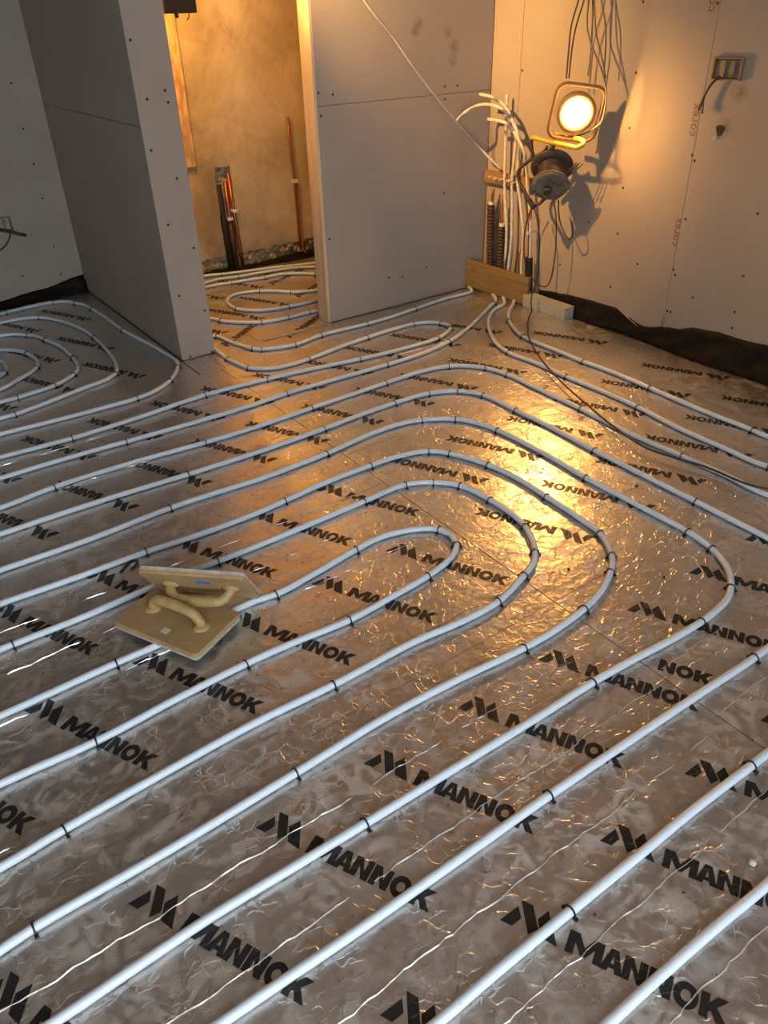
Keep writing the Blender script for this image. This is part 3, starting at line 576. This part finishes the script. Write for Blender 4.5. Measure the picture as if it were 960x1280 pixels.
copper('b', 'c2_sleeve', 'c2_pipe', .0235, 'copper pipe in the shorter brown sleeve, second from the room corner', clip=(COPPER['c2_sleeve'][-1][0], COPPER['c2_sleeve'][-1][1], COPPER['c2_sleeve'][-1][2] + .001))
copper('c', None, 'c3', .0, 'short copper stub showing above the timber board between white pipes')
copper('d', 'c4_sleeve', 'c4_pipe', .0225, 'copper pipe in a dark grey sleeve at right end of timber board', dark=True, clip=(COPPER['c4_pipe'][1][0], COPPER['c4_pipe'][1][1], COPPER['c4_pipe'][1][2]))
# batten
bm = bmesh.new(); box(bm, BW - .032, 3.185, .602, BW - .001, 3.556, .664, .003)
bt = tag(obj('timber_batten', bm, M['batten']), 'short brown timber batten fixed across the corner wall behind the white pipes', 'batten')
for i, y in enumerate((3.44, 3.40, 3.335, 3.29)):
    bm = bmesh.new(); tube(bm, [Vector((BW - .036 - .011 * math.sin(a) - .012, y + .013 * math.cos(a), .636 + .004 * math.cos(a * 2))) for a in [2 * math.pi * k / 14 for k in range(14)]], .0022, 6, True)
    tube(bm, [(BW - .058, y + .004, .636), (BW - .075, y + .015, .65), (BW - .088, y + .018, .645)], .0018, 5); obj('wire_tie', bm, M['white'], bt, True)
# timber board on edge
A = Vector((3.118, 3.558, 0)); B = Vector((3.171, 3.081, 0)); L = (B - A).length
bm = bmesh.new(); box(bm, 0, 0, .024, L, .022, .180, .0025)
for v in bm.verts: v.co.z -= .018 * v.co.x / L
o = tag(obj('timber_board', bm, M['timber']), 'pine board standing on edge across the corner, hiding the pipe feet', 'board'); o.location = A
ang = math.atan2(B.y - A.y, B.x - A.x); o.rotation_euler = (0, 0, ang)
bm = bmesh.new(); tube(bm, [(.062, -.0005, .14), (.058, -.001, .125), (.061, -.001, .11)], .0012, 5); obj('split_mark', bm, M['hole'], o)
bm = bmesh.new(); box(bm, 3.157, 2.777, .0, 3.227, 3.10, .068, .002)
for v in bm.verts: v.co.z += random.uniform(-.001, .001)
tag(obj('insulation_offcut', bm, M['block']), 'pale grey-green insulation offcut block lying beside the timber board', 'block')

# black membrane crumpled along the foot of the walls
def membrane(name, prof, label, seed, horiz):
    # prof: list of (s, floor offset, top z); horiz(s, off, z) -> point
    rnd = random.Random(seed); bm = bmesh.new(); rows = []
    def interp(s):
        for (s0, f0, t0), (s1, f1, t1) in zip(prof, prof[1:]):
            if s0 <= s <= s1:
                u = (s - s0) / (s1 - s0); u = u * u * (3 - 2 * u); return f0 + (f1 - f0) * u, t0 + (t1 - t0) * u
        return prof[-1][1], prof[-1][2]
    n = int((prof[-1][0] - prof[0][0]) / .025)
    for i in range(n + 1):
        s = prof[0][0] + (prof[-1][0] - prof[0][0]) * i / n; f, t = interp(s)
        row = []
        for j in range(8):
            u = j / 7.; off = f + (.004 - f) * min(1, u * 1.15) ** .8; z = .003 + t * u ** 1.15
            a = .009 if 0 < j < 7 else .002
            row.append(bm.verts.new(horiz(s, max(.003, off + rnd.uniform(0, 1) * a + .008 * math.sin(s * 23 + j) * (u * (1 - u) * 3)), z + rnd.uniform(-1, 1) * a * .6)))
        rows.append(row)
    for A_, B_ in zip(rows, rows[1:]):
        for j in range(7): bm.faces.new((A_[j], B_[j], B_[j + 1], A_[j + 1]))
    o = obj(name, bm, M['membrane'], None, True)
    md = o.modifiers.new('thickness', 'SOLIDIFY'); md.thickness = .0015
    return tag(o, label, 'membrane')
pr = [(-1.05, .05, .16), (.9, .05, .165), (1.608, .046, .164), (1.78, .05, .150), (1.90, .056, .150), (2.03, .054, .139), (2.16, .045, .103), (2.345, .024, .066), (2.45, .022, .086), (2.52, .022, .113), (2.69, .041, .111), (2.77, .034, .107), (2.80, .022, .106), (2.96, .02, .093), (3.07, .02, .08)]
membrane('plastic_membrane', pr, 'crumpled black plastic membrane along the foot of the right wall', 5, lambda s, off, z: (BW - off, s, z))
membrane('plastic_membrane', [(-1.78, .05, .10), (.0, .05, .05), (.72, .06, .035), (1.0, .05, .06), (1.264, .045, .10)], 'black plastic membrane along the foot of the left recess wall', 6, lambda s, off, z: (s, 5.07 - off, z))
membrane('plastic_membrane', [(1.45, .03, .03), (2.0, .03, .02), (2.35, .05, .015), (2.7, .07, .03), (3.14, .09, .05)], 'dark membrane edge along the foot of the inner room wall', 8, lambda s, off, z: (s, 4.872 - off, z))
# torn pale flap behind the membrane
bm = bmesh.new()
vs = [bm.verts.new(p) for p in ((BW - .004, 2.50, .115), (BW - .012, 2.44, .088), (BW - .020, 2.36, .062), (BW - .006, 2.40, .072))]
bm.faces.new((vs[0], vs[1], vs[3])); bm.faces.new((vs[1], vs[2], vs[3])); bm.faces.new((vs[0], vs[3], vs[1])) if False else None
r = bmesh.ops.extrude_face_region(bm, geom=list(bm.faces))
for v in [g for g in r['geom'] if isinstance(g, bmesh.types.BMVert)]: v.co.x += .0015
tag(obj('paper_flap', bm, M['tape']), 'small torn pale flap of paper above the membrane on the right wall', 'paper')

# ------------------------------------------------------------------ work lamp
LC = Vector((3.085, 2.775, 1.022)); LN = Vector((-.63, -.75, -.19)).normalized()
FM = frame(LC, LN); roll = Matrix.Rotation(math.radians(-8), 4, 'Z'); FM = FM @ roll
root = empty('work_lamp', LC, 'round lit work lamp in a rounded square frame, hanging from wires near the corner', 'lamp')
def lampo(name, bm, mat, smooth=True, parent=None):
    o = obj(name, bm, mat, parent or root, smooth); o.matrix_parent_inverse = Matrix.Translation(LC).inverted(); return o
bm = bmesh.new()
hw, hh, cr = .112, .118, .045; loop = []
for cx, cy, a0 in ((hw - cr, hh - cr, 0), (-hw + cr, hh - cr, 90), (-hw + cr, -hh + cr, 180), (hw - cr, -hh + cr, 270)):
    for k in range(7):
        a = math.radians(a0 + 15 * k); loop.append(FM @ Vector((cx + cr * math.cos(a), cy + cr * math.sin(a), .0)))
tube(bm, loop, .0095, 8, True); lampo('frame', bm, M['rim'])
bm = bmesh.new(); lathe(bm, [(.052, -.062), (.070, -.055), (.088, -.025), (.092, .006), (.086, .012), (.060, .0125), (.058, .004)], FM, 32, True, True); lampo('housing', bm, M['housing'])
bm = bmesh.new(); lathe(bm, [(.060, .010), (.057, .016), (.045, .024), (.025, .029), (.004, .030)], FM, 32, True, True); lampo('lens', bm, M['glow'])['label'] = 'glowing warm white lens'
SA = [(3.02, 2.93, .905), (3.085, 2.895, .918), (3.10, 2.80, .910), (3.105, 2.735, .905), (3.09, 2.705, .900), (3.065, 2.70, .888), (3.045, 2.715, .884), (2.985, 2.80, .892), (2.93, 2.885, .902), (2.93, 2.905, .903)]
SA = [(3.10, 2.905, .920), (3.105, 2.80, .910), (3.100, 2.735, .906), (3.088, 2.712, .900), (3.070, 2.705, .890), (3.062, 2.722, .880), (3.045, 2.80, .885), (3.02, 2.93, .900), (3.015, 2.965, .905), (3.02, 2.985, .90)]
bm = bmesh.new(); tube(bm, catmull(SA, .01), .0105, 10); lampo('stand', bm, M['yellow'])['label'] = 'yellow tube stand'
bm = bmesh.new(); tube(bm, [FM @ Vector((-.05, -.11, 0)), (3.105, 2.85, .912)], .007, 8); tube(bm, [FM @ Vector((.05, -.11, 0)), (3.105, 2.76, .908)], .007, 8); lampo('stand_bracket', bm, M['rim'])
bm = bmesh.new(); tube(bm, catmull([(3.02, 2.985, .90), (3.03, 2.995, .87), (3.05, 2.99, .80), (3.07, 2.97, .765)], .01), .007, 8); lampo('stand_leg', bm, M['reel_dark'])

# cable reel below the lamp
ax = Vector((-.60, -.55, -.57)).normalized(); RC = Vector((3.125, 2.935, .765)); RM = frame(RC, ax)
root = empty('cable_reel', RC, 'dusty grey cable reel hanging below the lit lamp, dark hub in its face', 'cable reel')
def reelo(name, bm, mat, smooth=True):
    o = obj(name, bm, mat, root, smooth); o.matrix_parent_inverse = Matrix.Translation(RC).inverted(); return o
bm = bmesh.new(); lathe(bm, [(.085, -.010), (.104, -.008), (.107, .0), (.104, .008), (.07, .012)], RM, 32); reelo('back_flange', bm, M['reel_dark'])
bm = bmesh.new(); lathe(bm, [(.062, .01), (.060, .06), (.066, .115)], RM, 28); reelo('drum', bm, M['reel_dark'])
bm = bmesh.new()
hel = [RM @ Vector((.068 * math.cos(a), .068 * math.sin(a), .022 + .08 * a / (2 * math.pi * 7))) for a in [2 * math.pi * 7 * k / 160 for k in range(161)]]
tube(bm, hel, .0055, 6); reelo('wound_cable', bm, M['cable'])
bm = bmesh.new(); lathe(bm, [(.07, .112), (.088, .113), (.092, .120), (.089, .128), (.070, .133), (.035, .136), (.030, .130), (.012, .130)], RM, 32); reelo('front_flange', bm, M['reel'])
bm = bmesh.new(); HM = RM @ Matrix.Translation((-.012, -.022, .133)); lathe(bm, [(.025, -.004), (.023, .012), (.014, .017), (.004, .018)], HM, 20); reelo('hub_knob', bm, M['reel_dark'])
bm = bmesh.new(); tube(bm, [RM @ Vector((.092 * math.cos(a), .092 * math.sin(a), .121)) for a in [2 * math.pi * k / 40 for k in range(40)]], .004, 6, True); reelo('flange_rim', bm, M['cable_g'])
bm = bmesh.new(); AR = [(3.13, 2.985, .850), (3.09, 2.96, .838), (3.07, 3.02, .800), (3.055, 3.085, .752), (3.05, 3.10, .728), (3.05, 3.09, .692), (3.05, 3.03, .635), (3.05, 2.99, .598), (3.06, 2.95, .590), (3.085, 2.91, .64), (3.09, 2.89, .67)]
tube(bm, catmull(AR, .012), .0085, 10); reelo('carry_frame', bm, M['reel_dark'])
bm = bmesh.new(); tube(bm, catmull([(3.05, 3.005, .608), (3.05, 2.985, .590), (3.05, 2.965, .572)], .008), .013, 10); reelo('rubber_foot', bm, M['rubber'])
bm = bmesh.new()
for dy in (.0, .022, .04): tube(bm, [(3.10, 2.80 + dy - .01, .745), (3.12, 2.775 + dy - .01, .77), (3.135, 2.755 + dy - .01, .800)], .0028, 6)
reelo('cable_end', bm, M['cable'])
bm = bmesh.new(); tube(bm, catmull([(3.125, 2.945, .86), (3.13, 2.95, .84), (3.12, 2.93, .80)], .01), .014, 10); reelo('hanger', bm, M['reel_dark'])

for k, lab in (('cable_a', 'dark cable looping down from the reel foot behind the timber board'), ('cable_c', 'brown cable hanging from the reel in a long J back to the timber board'), ('cable_d', 'short brown cable loop with a bare end below the reel')):
    wirething('hanging_cable', WP[k], .0035, M['cable'], lab, 'cable', group='cables hanging from the reel')
wirething('extension_cable', WP['cable_b'] + WP['cable_b_floor'] + [(2.75, 1.0, .0245), (3.0, .6, .0245), (3.05, .1, .005)], .0038, M['cable'], 'brown cable from the reel down across the foil to the right edge', 'cable')
for k, lab, m in (('w1', 'leftmost dark wire hanging from above to the lamp', 'cable'), ('w2', 'second dark wire from the left above the lamp, beside the leftmost', 'cable'), ('w3', 'wire swinging widest round the right side of the lamp', 'cable_g'), ('w4', 'wire hanging to the top right of the lamp frame', 'cable_g'), ('w5', 'rightmost wire hanging above the lamp', 'cable_g'), ('w6', 'pale wire hanging straight behind the lamp', 'cable_g'), ('w7', 'short wire end dangling right of the lit lens', 'cable_g')):
    P = list(WP[k])
    if k != 'w7': P = [(P[0][0], P[0][1], 2.40)] + P
    wirething('hanging_wire', P, .0036, M[m], lab, 'wire', group='wires above the lamp')

# ------------------------------------------------------------------ wall boxes
def socket(name, M4, w, h, label, mat_in):
    root = empty(name, M4.translation, label, 'socket box'); inv = Matrix.Translation(M4.translation).inverted()
    def add(n, bm, mat): o = obj(n, bm, mat, root); o.matrix_parent_inverse = inv; return o
    bm = bmesh.new(); box(bm, -w / 2, -h / 2, .0002, w / 2, h / 2, .003, 0, M4); add('cut_edge', bm, M['hole'])
    t = .006
    bm = bmesh.new(); box(bm, -w / 2 + .01, -h / 2 + .01, .003, w / 2 - .01, h / 2 - .01, .0042, 0, M4); add('back_plate', bm, M[mat_in])
    bm = bmesh.new()
    for a, b, c, d in ((-w / 2, -h / 2, w / 2, -h / 2 + t), (-w / 2, h / 2 - t, w / 2, h / 2), (-w / 2, -h / 2 + t, -w / 2 + t, h / 2 - t), (w / 2 - t, -h / 2 + t, w / 2, h / 2 - t)):
        box(bm, a, b, .003, c, d, .012, 0, M4)
    add('box_rim', bm, M['batten'])
    for x in (-w * .12, w * .2):
        bm = bmesh.new(); box(bm, x - .006, -h / 2 + .012, .0042, x + .006, h / 2 - .012, .010, .001, M4); add('fixing_lug', bm, M['reel'])
    return root
socket('socket_box', frame((BW - .0005, 2.137, 1.212), (-1, 0, 0)), .135, .082, 'empty metal socket box in the right wall with cut cables hanging from it', 'steel')
wirething('cable_tail', WP['sock_cable1'], .0045, M['cable'], 'longer left cut cable tail below the right wall socket box', 'cable', group='cable tails below the socket box')
wirething('cable_tail', WP['sock_cable2'], .0035, M['cable'], 'right forked cable tail below the right wall socket box', 'cable', group='cable tails below the socket box')
socket('socket_box', frame((.865, 5.0695, .462), (0, -1, 0)), .135, .082, 'metal socket box in the dark recess wall at the left edge', 'steel')
wirething('cable_tail', [(.86, 5.05, .44), (.91, 5.03, .42), (.955, 5.02, .402), (.985, 5.02, .392)], .0085, M['cable'], 'thick dark cable end sticking out right of the recess socket box', 'cable')
wirething('cable_tail', [(.915, 5.04, .425), (.89, 5.03, .385), (.86, 5.03, .352), (.83, 5.04, .33)], .004, M['cable'], 'thin dark cable curving down left from the recess socket box', 'cable')
bm = bmesh.new()
ring = [(BW - .0012, 2.121 + .018 * math.cos(a) * (1 + .3 * math.sin(3 * a)), .985 + .026 * math.sin(a) * (1 + .2 * math.cos(2 * a))) for a in [2 * math.pi * k / 14 for k in range(14)]]
f = bm.faces.new([bm.verts.new(p) for p in ring]); r = bmesh.ops.extrude_face_region(bm, geom=[f])
for v in [g for g in r['geom'] if isinstance(g, bmesh.types.BMVert)]: v.co.x += .0015
obj('broken_hole', bm, M['hole'], wall_right)
bm = bmesh.new(); box(bm, BW - .004, 2.128, .948, BW - .0005, 2.15, .962); obj('broken_flap', bm, M['tape'], wall_right)

# ------------------------------------------------------------------ inner room
o = tag(boxobj('chipboard_sheet', (1.62, 4.850, .668), (2.028, 4.870, 2.2), M['osb'], None, .001), 'upright strip of coarse chipboard on the inner room wall beside the pillar', 'board')
def pipe2(pts, r, mat, name, label, cat, group=None):
    bm = bmesh.new(); tube(bm, pts, r, 12); return tag(obj(name, bm, mat, None, True), label, cat, group)
g = 'pipes in the inner room wall'
pipe2([(2.168, 4.878, .54), (2.178, 4.872, .02)], .019, M['dark'], 'sleeved_pipe', 'thick black pipe standing in the chase of the inner wall', 'pipe', g)
p = pipe2([(2.222, 4.888, .552), (2.226, 4.888, .02)], .0115, M['copper'], 'copper_riser', 'left copper pipe in the wall chase beside the black pipe', 'pipe', g)
bm = bmesh.new(); tube(bm, [(2.223, 4.888, .315), (2.226, 4.888, .02)], .020, 12); obj('pipe_sleeve', bm, M['sleeve'], p, True)
bm = bmesh.new(); box(bm, 2.20, 4.862, .318, 2.236, 4.90, .338, .003); obj('pipe_bracket', bm, M['white'], p)
p = pipe2([(2.246, 4.882, .60), (2.262, 4.858, .02)], .0115, M['copper'], 'copper_riser', 'right copper pipe in the wall chase, reaching the chase edge', 'pipe', g)
bm = bmesh.new(); box(bm, 2.236, 4.848, .365, 2.27, 4.89, .385, .003); obj('pipe_bracket', bm, M['white'], p)
p = pipe2([(2.700, 4.862, .885), (2.704, 4.860, .70), (2.712, 4.858, .5), (2.716, 4.856, .06)], .0085, M['copper'], 'copper_riser', 'tall thin copper pipe on the inner wall near the door lining', 'pipe', g)
bm = bmesh.new(); box(bm, 2.695, 4.842, .490, 2.732, 4.872, .512, .003); obj('pipe_bracket', bm, M['white'], p)
pipe2([(2.728, 4.862, .50), (2.732, 4.860, .06), (2.742, 4.83, .03)], .0085, M['copper'], 'copper_riser', 'shorter copper pipe twin to the tall thin one', 'pipe', g)
# rubble along the foot of the plaster
bm = bmesh.new(); rnd = random.Random(3)
for i in range(60):
    x = rnd.uniform(1.5, 3.1)
    if 2.14 < x < 2.28: continue
    s = rnd.uniform(.014, .034); mm = Matrix.Translation((x, 4.893 - rnd.uniform(0, .012), rnd.uniform(.02, .095))) @ Matrix.Rotation(rnd.uniform(0, 3), 4, Vector((rnd.random(), rnd.random(), 1)))
    bmesh.ops.create_icosphere(bm, subdivisions=1, radius=s, matrix=mm @ Matrix.Diagonal((1.3, .6, .8, 1)))
tag(obj('rubble_stone', bm, M['rubble'], wall_inner), kind='stuff')
boxobj('cover_strip', (1.715, 3.545, .0005), (2.13, 3.572, .006), M['tape'], floor)

# dark floodlight hanging in the inner room, lamp side to the far wall
FC = Vector((1.775, 4.20, 1.46)); FLM = frame(FC, (0.05, 1, .05))
root = empty('floodlight', FC, 'dark box floodlight seen from behind, high beyond the doorway', 'lamp')
def flo(name, bm, mat, smooth=False):
    o = obj(name, bm, mat, root, smooth); o.matrix_parent_inverse = Matrix.Translation(FC).inverted(); return o
bm = bmesh.new(); box(bm, -.082, .0, -.05, .082, .13, .03, .006, FLM); flo('housing', bm, M['rubber'])
bm = bmesh.new(); box(bm, -.088, -.004, .03, .088, .134, .042, .002, FLM); flo('bezel', bm, M['rubber'])
bm = bmesh.new(); box(bm, -.075, .01, .041, .075, .12, .0435, 0, FLM); flo('glass', bm, M['glow2'])
bm = bmesh.new(); tube(bm, [FLM @ Vector((.012, .004, -.01)), FLM @ Vector((.008, -.018, -.005))], .009, 10); flo('cable_gland', bm, M['rubber'], True)
bm = bmesh.new(); tube(bm, catmull([FLM @ Vector((-.05, .004, -.02)), FLM @ Vector((-.045, -.02, -.022)), FLM @ Vector((-.035, -.03, -.02))], .006), .003, 6); flo('loose_lead', bm, M['cable'], True)
bm = bmesh.new(); tube(bm, [FLM @ Vector((-.092, .065, 0)), FLM @ Vector((-.092, .2, 0)), FLM @ Vector((.092, .2, 0)), FLM @ Vector((.092, .065, 0))], .006, 6); tube(bm, [FLM @ Vector((0, .2, 0)), FLM @ Vector((0, .95, 0))], .004, 6); flo('bracket', bm, M['rubber'], True)
lamp_light('floodlight_beam', FLM @ Vector((0, .065, .05)), FLM.to_3x3() @ Vector((0.2, 0.25, 1)), 5.0, (1.0, .46, .08), .14, .1)
# bare bulb hanging in the inner room
def bulb(loc, label, power, col=WARM, r=.03):
    root = empty('pendant_bulb', loc, label, 'lamp'); inv = Matrix.Translation(Vector(loc)).inverted(); T = Matrix.Translation(Vector(loc))
    bm = bmesh.new(); lathe(bm, [(.004, -.034), (.018, -.030), (.029, -.015), (.030, .0), (.024, .018), (.014, .034), (.013, .045)], T, 16); o = obj('bulb', bm, M['glow2'], root, True); o.matrix_parent_inverse = inv
    bm = bmesh.new(); lathe(bm, [(.016, .043), (.017, .085), (.006, .095)], T, 14); o = obj('lamp_holder', bm, M['rubber'], root, True); o.matrix_parent_inverse = inv
    bm = bmesh.new(); tube(bm, [(loc[0], loc[1], loc[2] + .09), (loc[0], loc[1], CZ)], .003, 6); o = obj('flex', bm, M['rubber'], root); o.matrix_parent_inverse = inv
    l = bpy.data.lights.new('bulb_light', 'POINT'); l.energy = power; l.color = col; l.shadow_soft_size = r
    lo = bpy.data.objects.new('bulb_light', l); COL.objects.link(lo); lo.location = Vector(loc) + Vector((0, 0, -.075)); return root
bulb((1.62, 4.30, 1.95), 'bare bulb hanging in the inner room above the doorway view', 62.0, (1.0, .46, .08))

# second floodlight above the photo, by the door head, aimed at the right wall
F2 = Vector((1.62, 3.44, 2.02)); D2 = Vector((1.64, -.12, -1.0)); F2M = frame(F2, D2)
root = empty('floodlight', F2, 'work floodlight hung high beside the door head, aimed at the right wall', 'lamp')
def flo2(name, bm, mat, smooth=False):
    o = obj(name, bm, mat, root, smooth); o.matrix_parent_inverse = Matrix.Translation(F2).inverted(); return o
bm = bmesh.new(); box(bm, -.09, -.07, -.06, .09, .07, .02, .006, F2M); flo2('housing', bm, M['rubber'])
bm = bmesh.new(); box(bm, -.08, -.06, .019, .08, .06, .022, 0, F2M); flo2('glass', bm, M['glow2'])
bm = bmesh.new(); tube(bm, [F2M @ Vector((0, .07, -.02)), F2 + Vector((-.05, 0, CZ - F2.z))], .005, 6); flo2('bracket', bm, M['rubber'], True)
sp = bpy.data.lights.new('floodlight_beam', 'SPOT'); sp.energy = 280.; sp.color = (1.0, .50, .135); sp.shadow_soft_size = .03; sp.spot_size = math.radians(64); sp.spot_blend = 1.
so = bpy.data.objects.new('floodlight_beam', sp); COL.objects.link(so); so.location = F2M @ Vector((0, 0, .06)); so.rotation_euler = D2.to_track_quat('-Z', 'Y').to_euler()

# ------------------------------------------------------------------ plastering floats
def float_tool(M4, label, stick):
    root = empty('plastering_float', M4.translation, label, 'plastering float', 'plastering floats on the pipes')
    root.matrix_world = M4
    def add(n, bm, mat, smooth=False): return obj(n, bm, mat, root, smooth)
    # plate with rounded corners: local x = length .30, y = width .195, z up (handle side)
    bm = bmesh.new(); w, h, c = .150, .0975, .014; ring = []
    for cx, cy, a0 in ((w - c, h - c, 0), (-w + c, h - c, 90), (-w + c, -h + c, 180), (w - c, -h + c, 270)):
        for k in range(5):
            a = math.radians(a0 + 22.5 * k); ring.append((cx + c * math.cos(a), cy + c * math.sin(a)))
    b0 = [bm.verts.new((x, y, -.005)) for x, y in ring]; b1 = [bm.verts.new((x, y, .0025)) for x, y in ring]; b2 = [bm.verts.new((x * .985, y * .978, .005)) for x, y in ring]
    n = len(ring); bm.faces.new(b0[::-1]); bm.faces.new(b2)
    for i in range(n):
        bm.faces.new((b0[i], b0[(i + 1) % n], b1[(i + 1) % n], b1[i])); bm.faces.new((b1[i], b1[(i + 1) % n], b2[(i + 1) % n], b2[i]))
    add('plate', bm, M['float'])
    bm = bmesh.new(); r0 = [bm.verts.new((x * 1.004, y * 1.006, -.0145)) for x, y in ring]; r1 = [bm.verts.new((x * 1.004, y * 1.006, -.0052)) for x, y in ring]
    bm.faces.new(r0[::-1]); bm.faces.new(r1)
    for i in range(n): bm.faces.new((r0[i], r0[(i + 1) % n], r1[(i + 1) % n], r1[i]))
    add('facing_pad', bm, M['edge'])
    bm = bmesh.new(); P = catmull([(-.088, 0, .004), (-.085, 0, .022), (-.066, 0, .043), (-.03, 0, .049), (.03, 0, .049), (.066, 0, .043), (.085, 0, .022), (.088, 0, .004)], .008)
    tube(bm, P, .0135, 12, rfun=lambda i: .0135 + .0025 * math.cos((i / (len(P) - 1) - .5) * math.pi)); add('handle', bm, M['handle'], True)
    for s in (-1, 1):
        bm = bmesh.new(); lathe(bm, [(.026, .004), (.022, .009), (.014, .014)], Matrix.Translation((s * .088, 0, 0)), 16); add('handle_foot', bm, M['handle'], True)
    bm = bmesh.new(); x, y, sx, sy = stick[1]; box(bm, x - sx, y - sy, .005, x + sx, y + sy, .0058); o = add('sticker', bm, M[stick[0]]); o['label'] = 'blue sticker' if stick[0] == 'blue' else 'pale square sticker'
    return root
def basis(c, x, z):
    x = Vector(x).normalized(); z = Vector(z); z = (z - x * z.dot(x)).normalized(); y = z.cross(x)
    m = Matrix((x, y, z)).transposed().to_4x4(); m.translation = Vector(c); return m
float_tool(basis((.456, 1.690, .036), (.133, -.273, 0), (.0, .0, 1)), 'ochre plastering float lying flat on the pipes, handle up, in front', ('pale', (.01, -.058, .012, .010)))
float_tool(basis((.545, 1.705, .105), (.19, -.180, .0), (-.45, -.52, -.48)), 'plastering float tipped on edge behind the flat one, blue sticker showing', ('blue', (.02, .040, .022, .012)))

# crumbs on the foil
rnd = random.Random(11)
bm = bmesh.new(); bmesh.ops.create_icosphere(bm, subdivisions=2, radius=.0075)
for v in bm.verts: v.co *= rnd.uniform(.8, 1.2); v.co.z = max(v.co.z * .8, -.004)
o = tag(obj('plaster_lump', bm, M['mud'], None, True), 'pale lump of dried plaster on the foil at lower right', 'lump'); o.location = (1.096, .325, .0045)
for x, y, s, lab in ((2.077, 1.407, 0.006, 'dark crumb on the foil between two pipes under the right hand warm glow'), (1.524, 1.215, 0.005, 'dark crumb inside the third pipe loop, near its bend'), (1.72, 1.016, 0.005, 'dark crumb between the third and fourth pipe loops at right'), (0.767, 0.441, 0.0035, 'dark crumb by the clip on a pipe at lower right'), (0.937, 0.369, 0.003, 'tiny dark crumb beside the large black letters at lower right'), (0.695, 0.792, 0.003, 'tiny dark crumb on foil near bottom centre lettering')):
    bm = bmesh.new(); bmesh.ops.create_icosphere(bm, subdivisions=1, radius=s)
    for v in bm.verts: v.co *= rnd.uniform(.75, 1.2); v.co.z = max(v.co.z, -.3 * s)
    o = tag(obj('crumb', bm, M['rubber']), lab, 'crumb', 'crumbs on the foil'); o.location = (x, y, .3 * s)
for (x, y), lab in zip([(2.445, 2.217), (2.333, 1.9)], ('small grey paper scrap on the foil, the farther of two near the brown cable', 'small grey paper scrap on the foil, the nearer of two near the brown cable')):
    bm = bmesh.new(); box(bm, -.019, -.010, .0006, .019, .010, .0022, 0, Matrix.Rotation(.5, 4, 'Z'))
    for v in bm.verts: v.co.z += .25 * max(0, v.co.x) ** 1.3
    o = tag(obj('paper_scrap', bm, M['tape']), lab, 'paper scrap'); o.location = (x, y, 0)
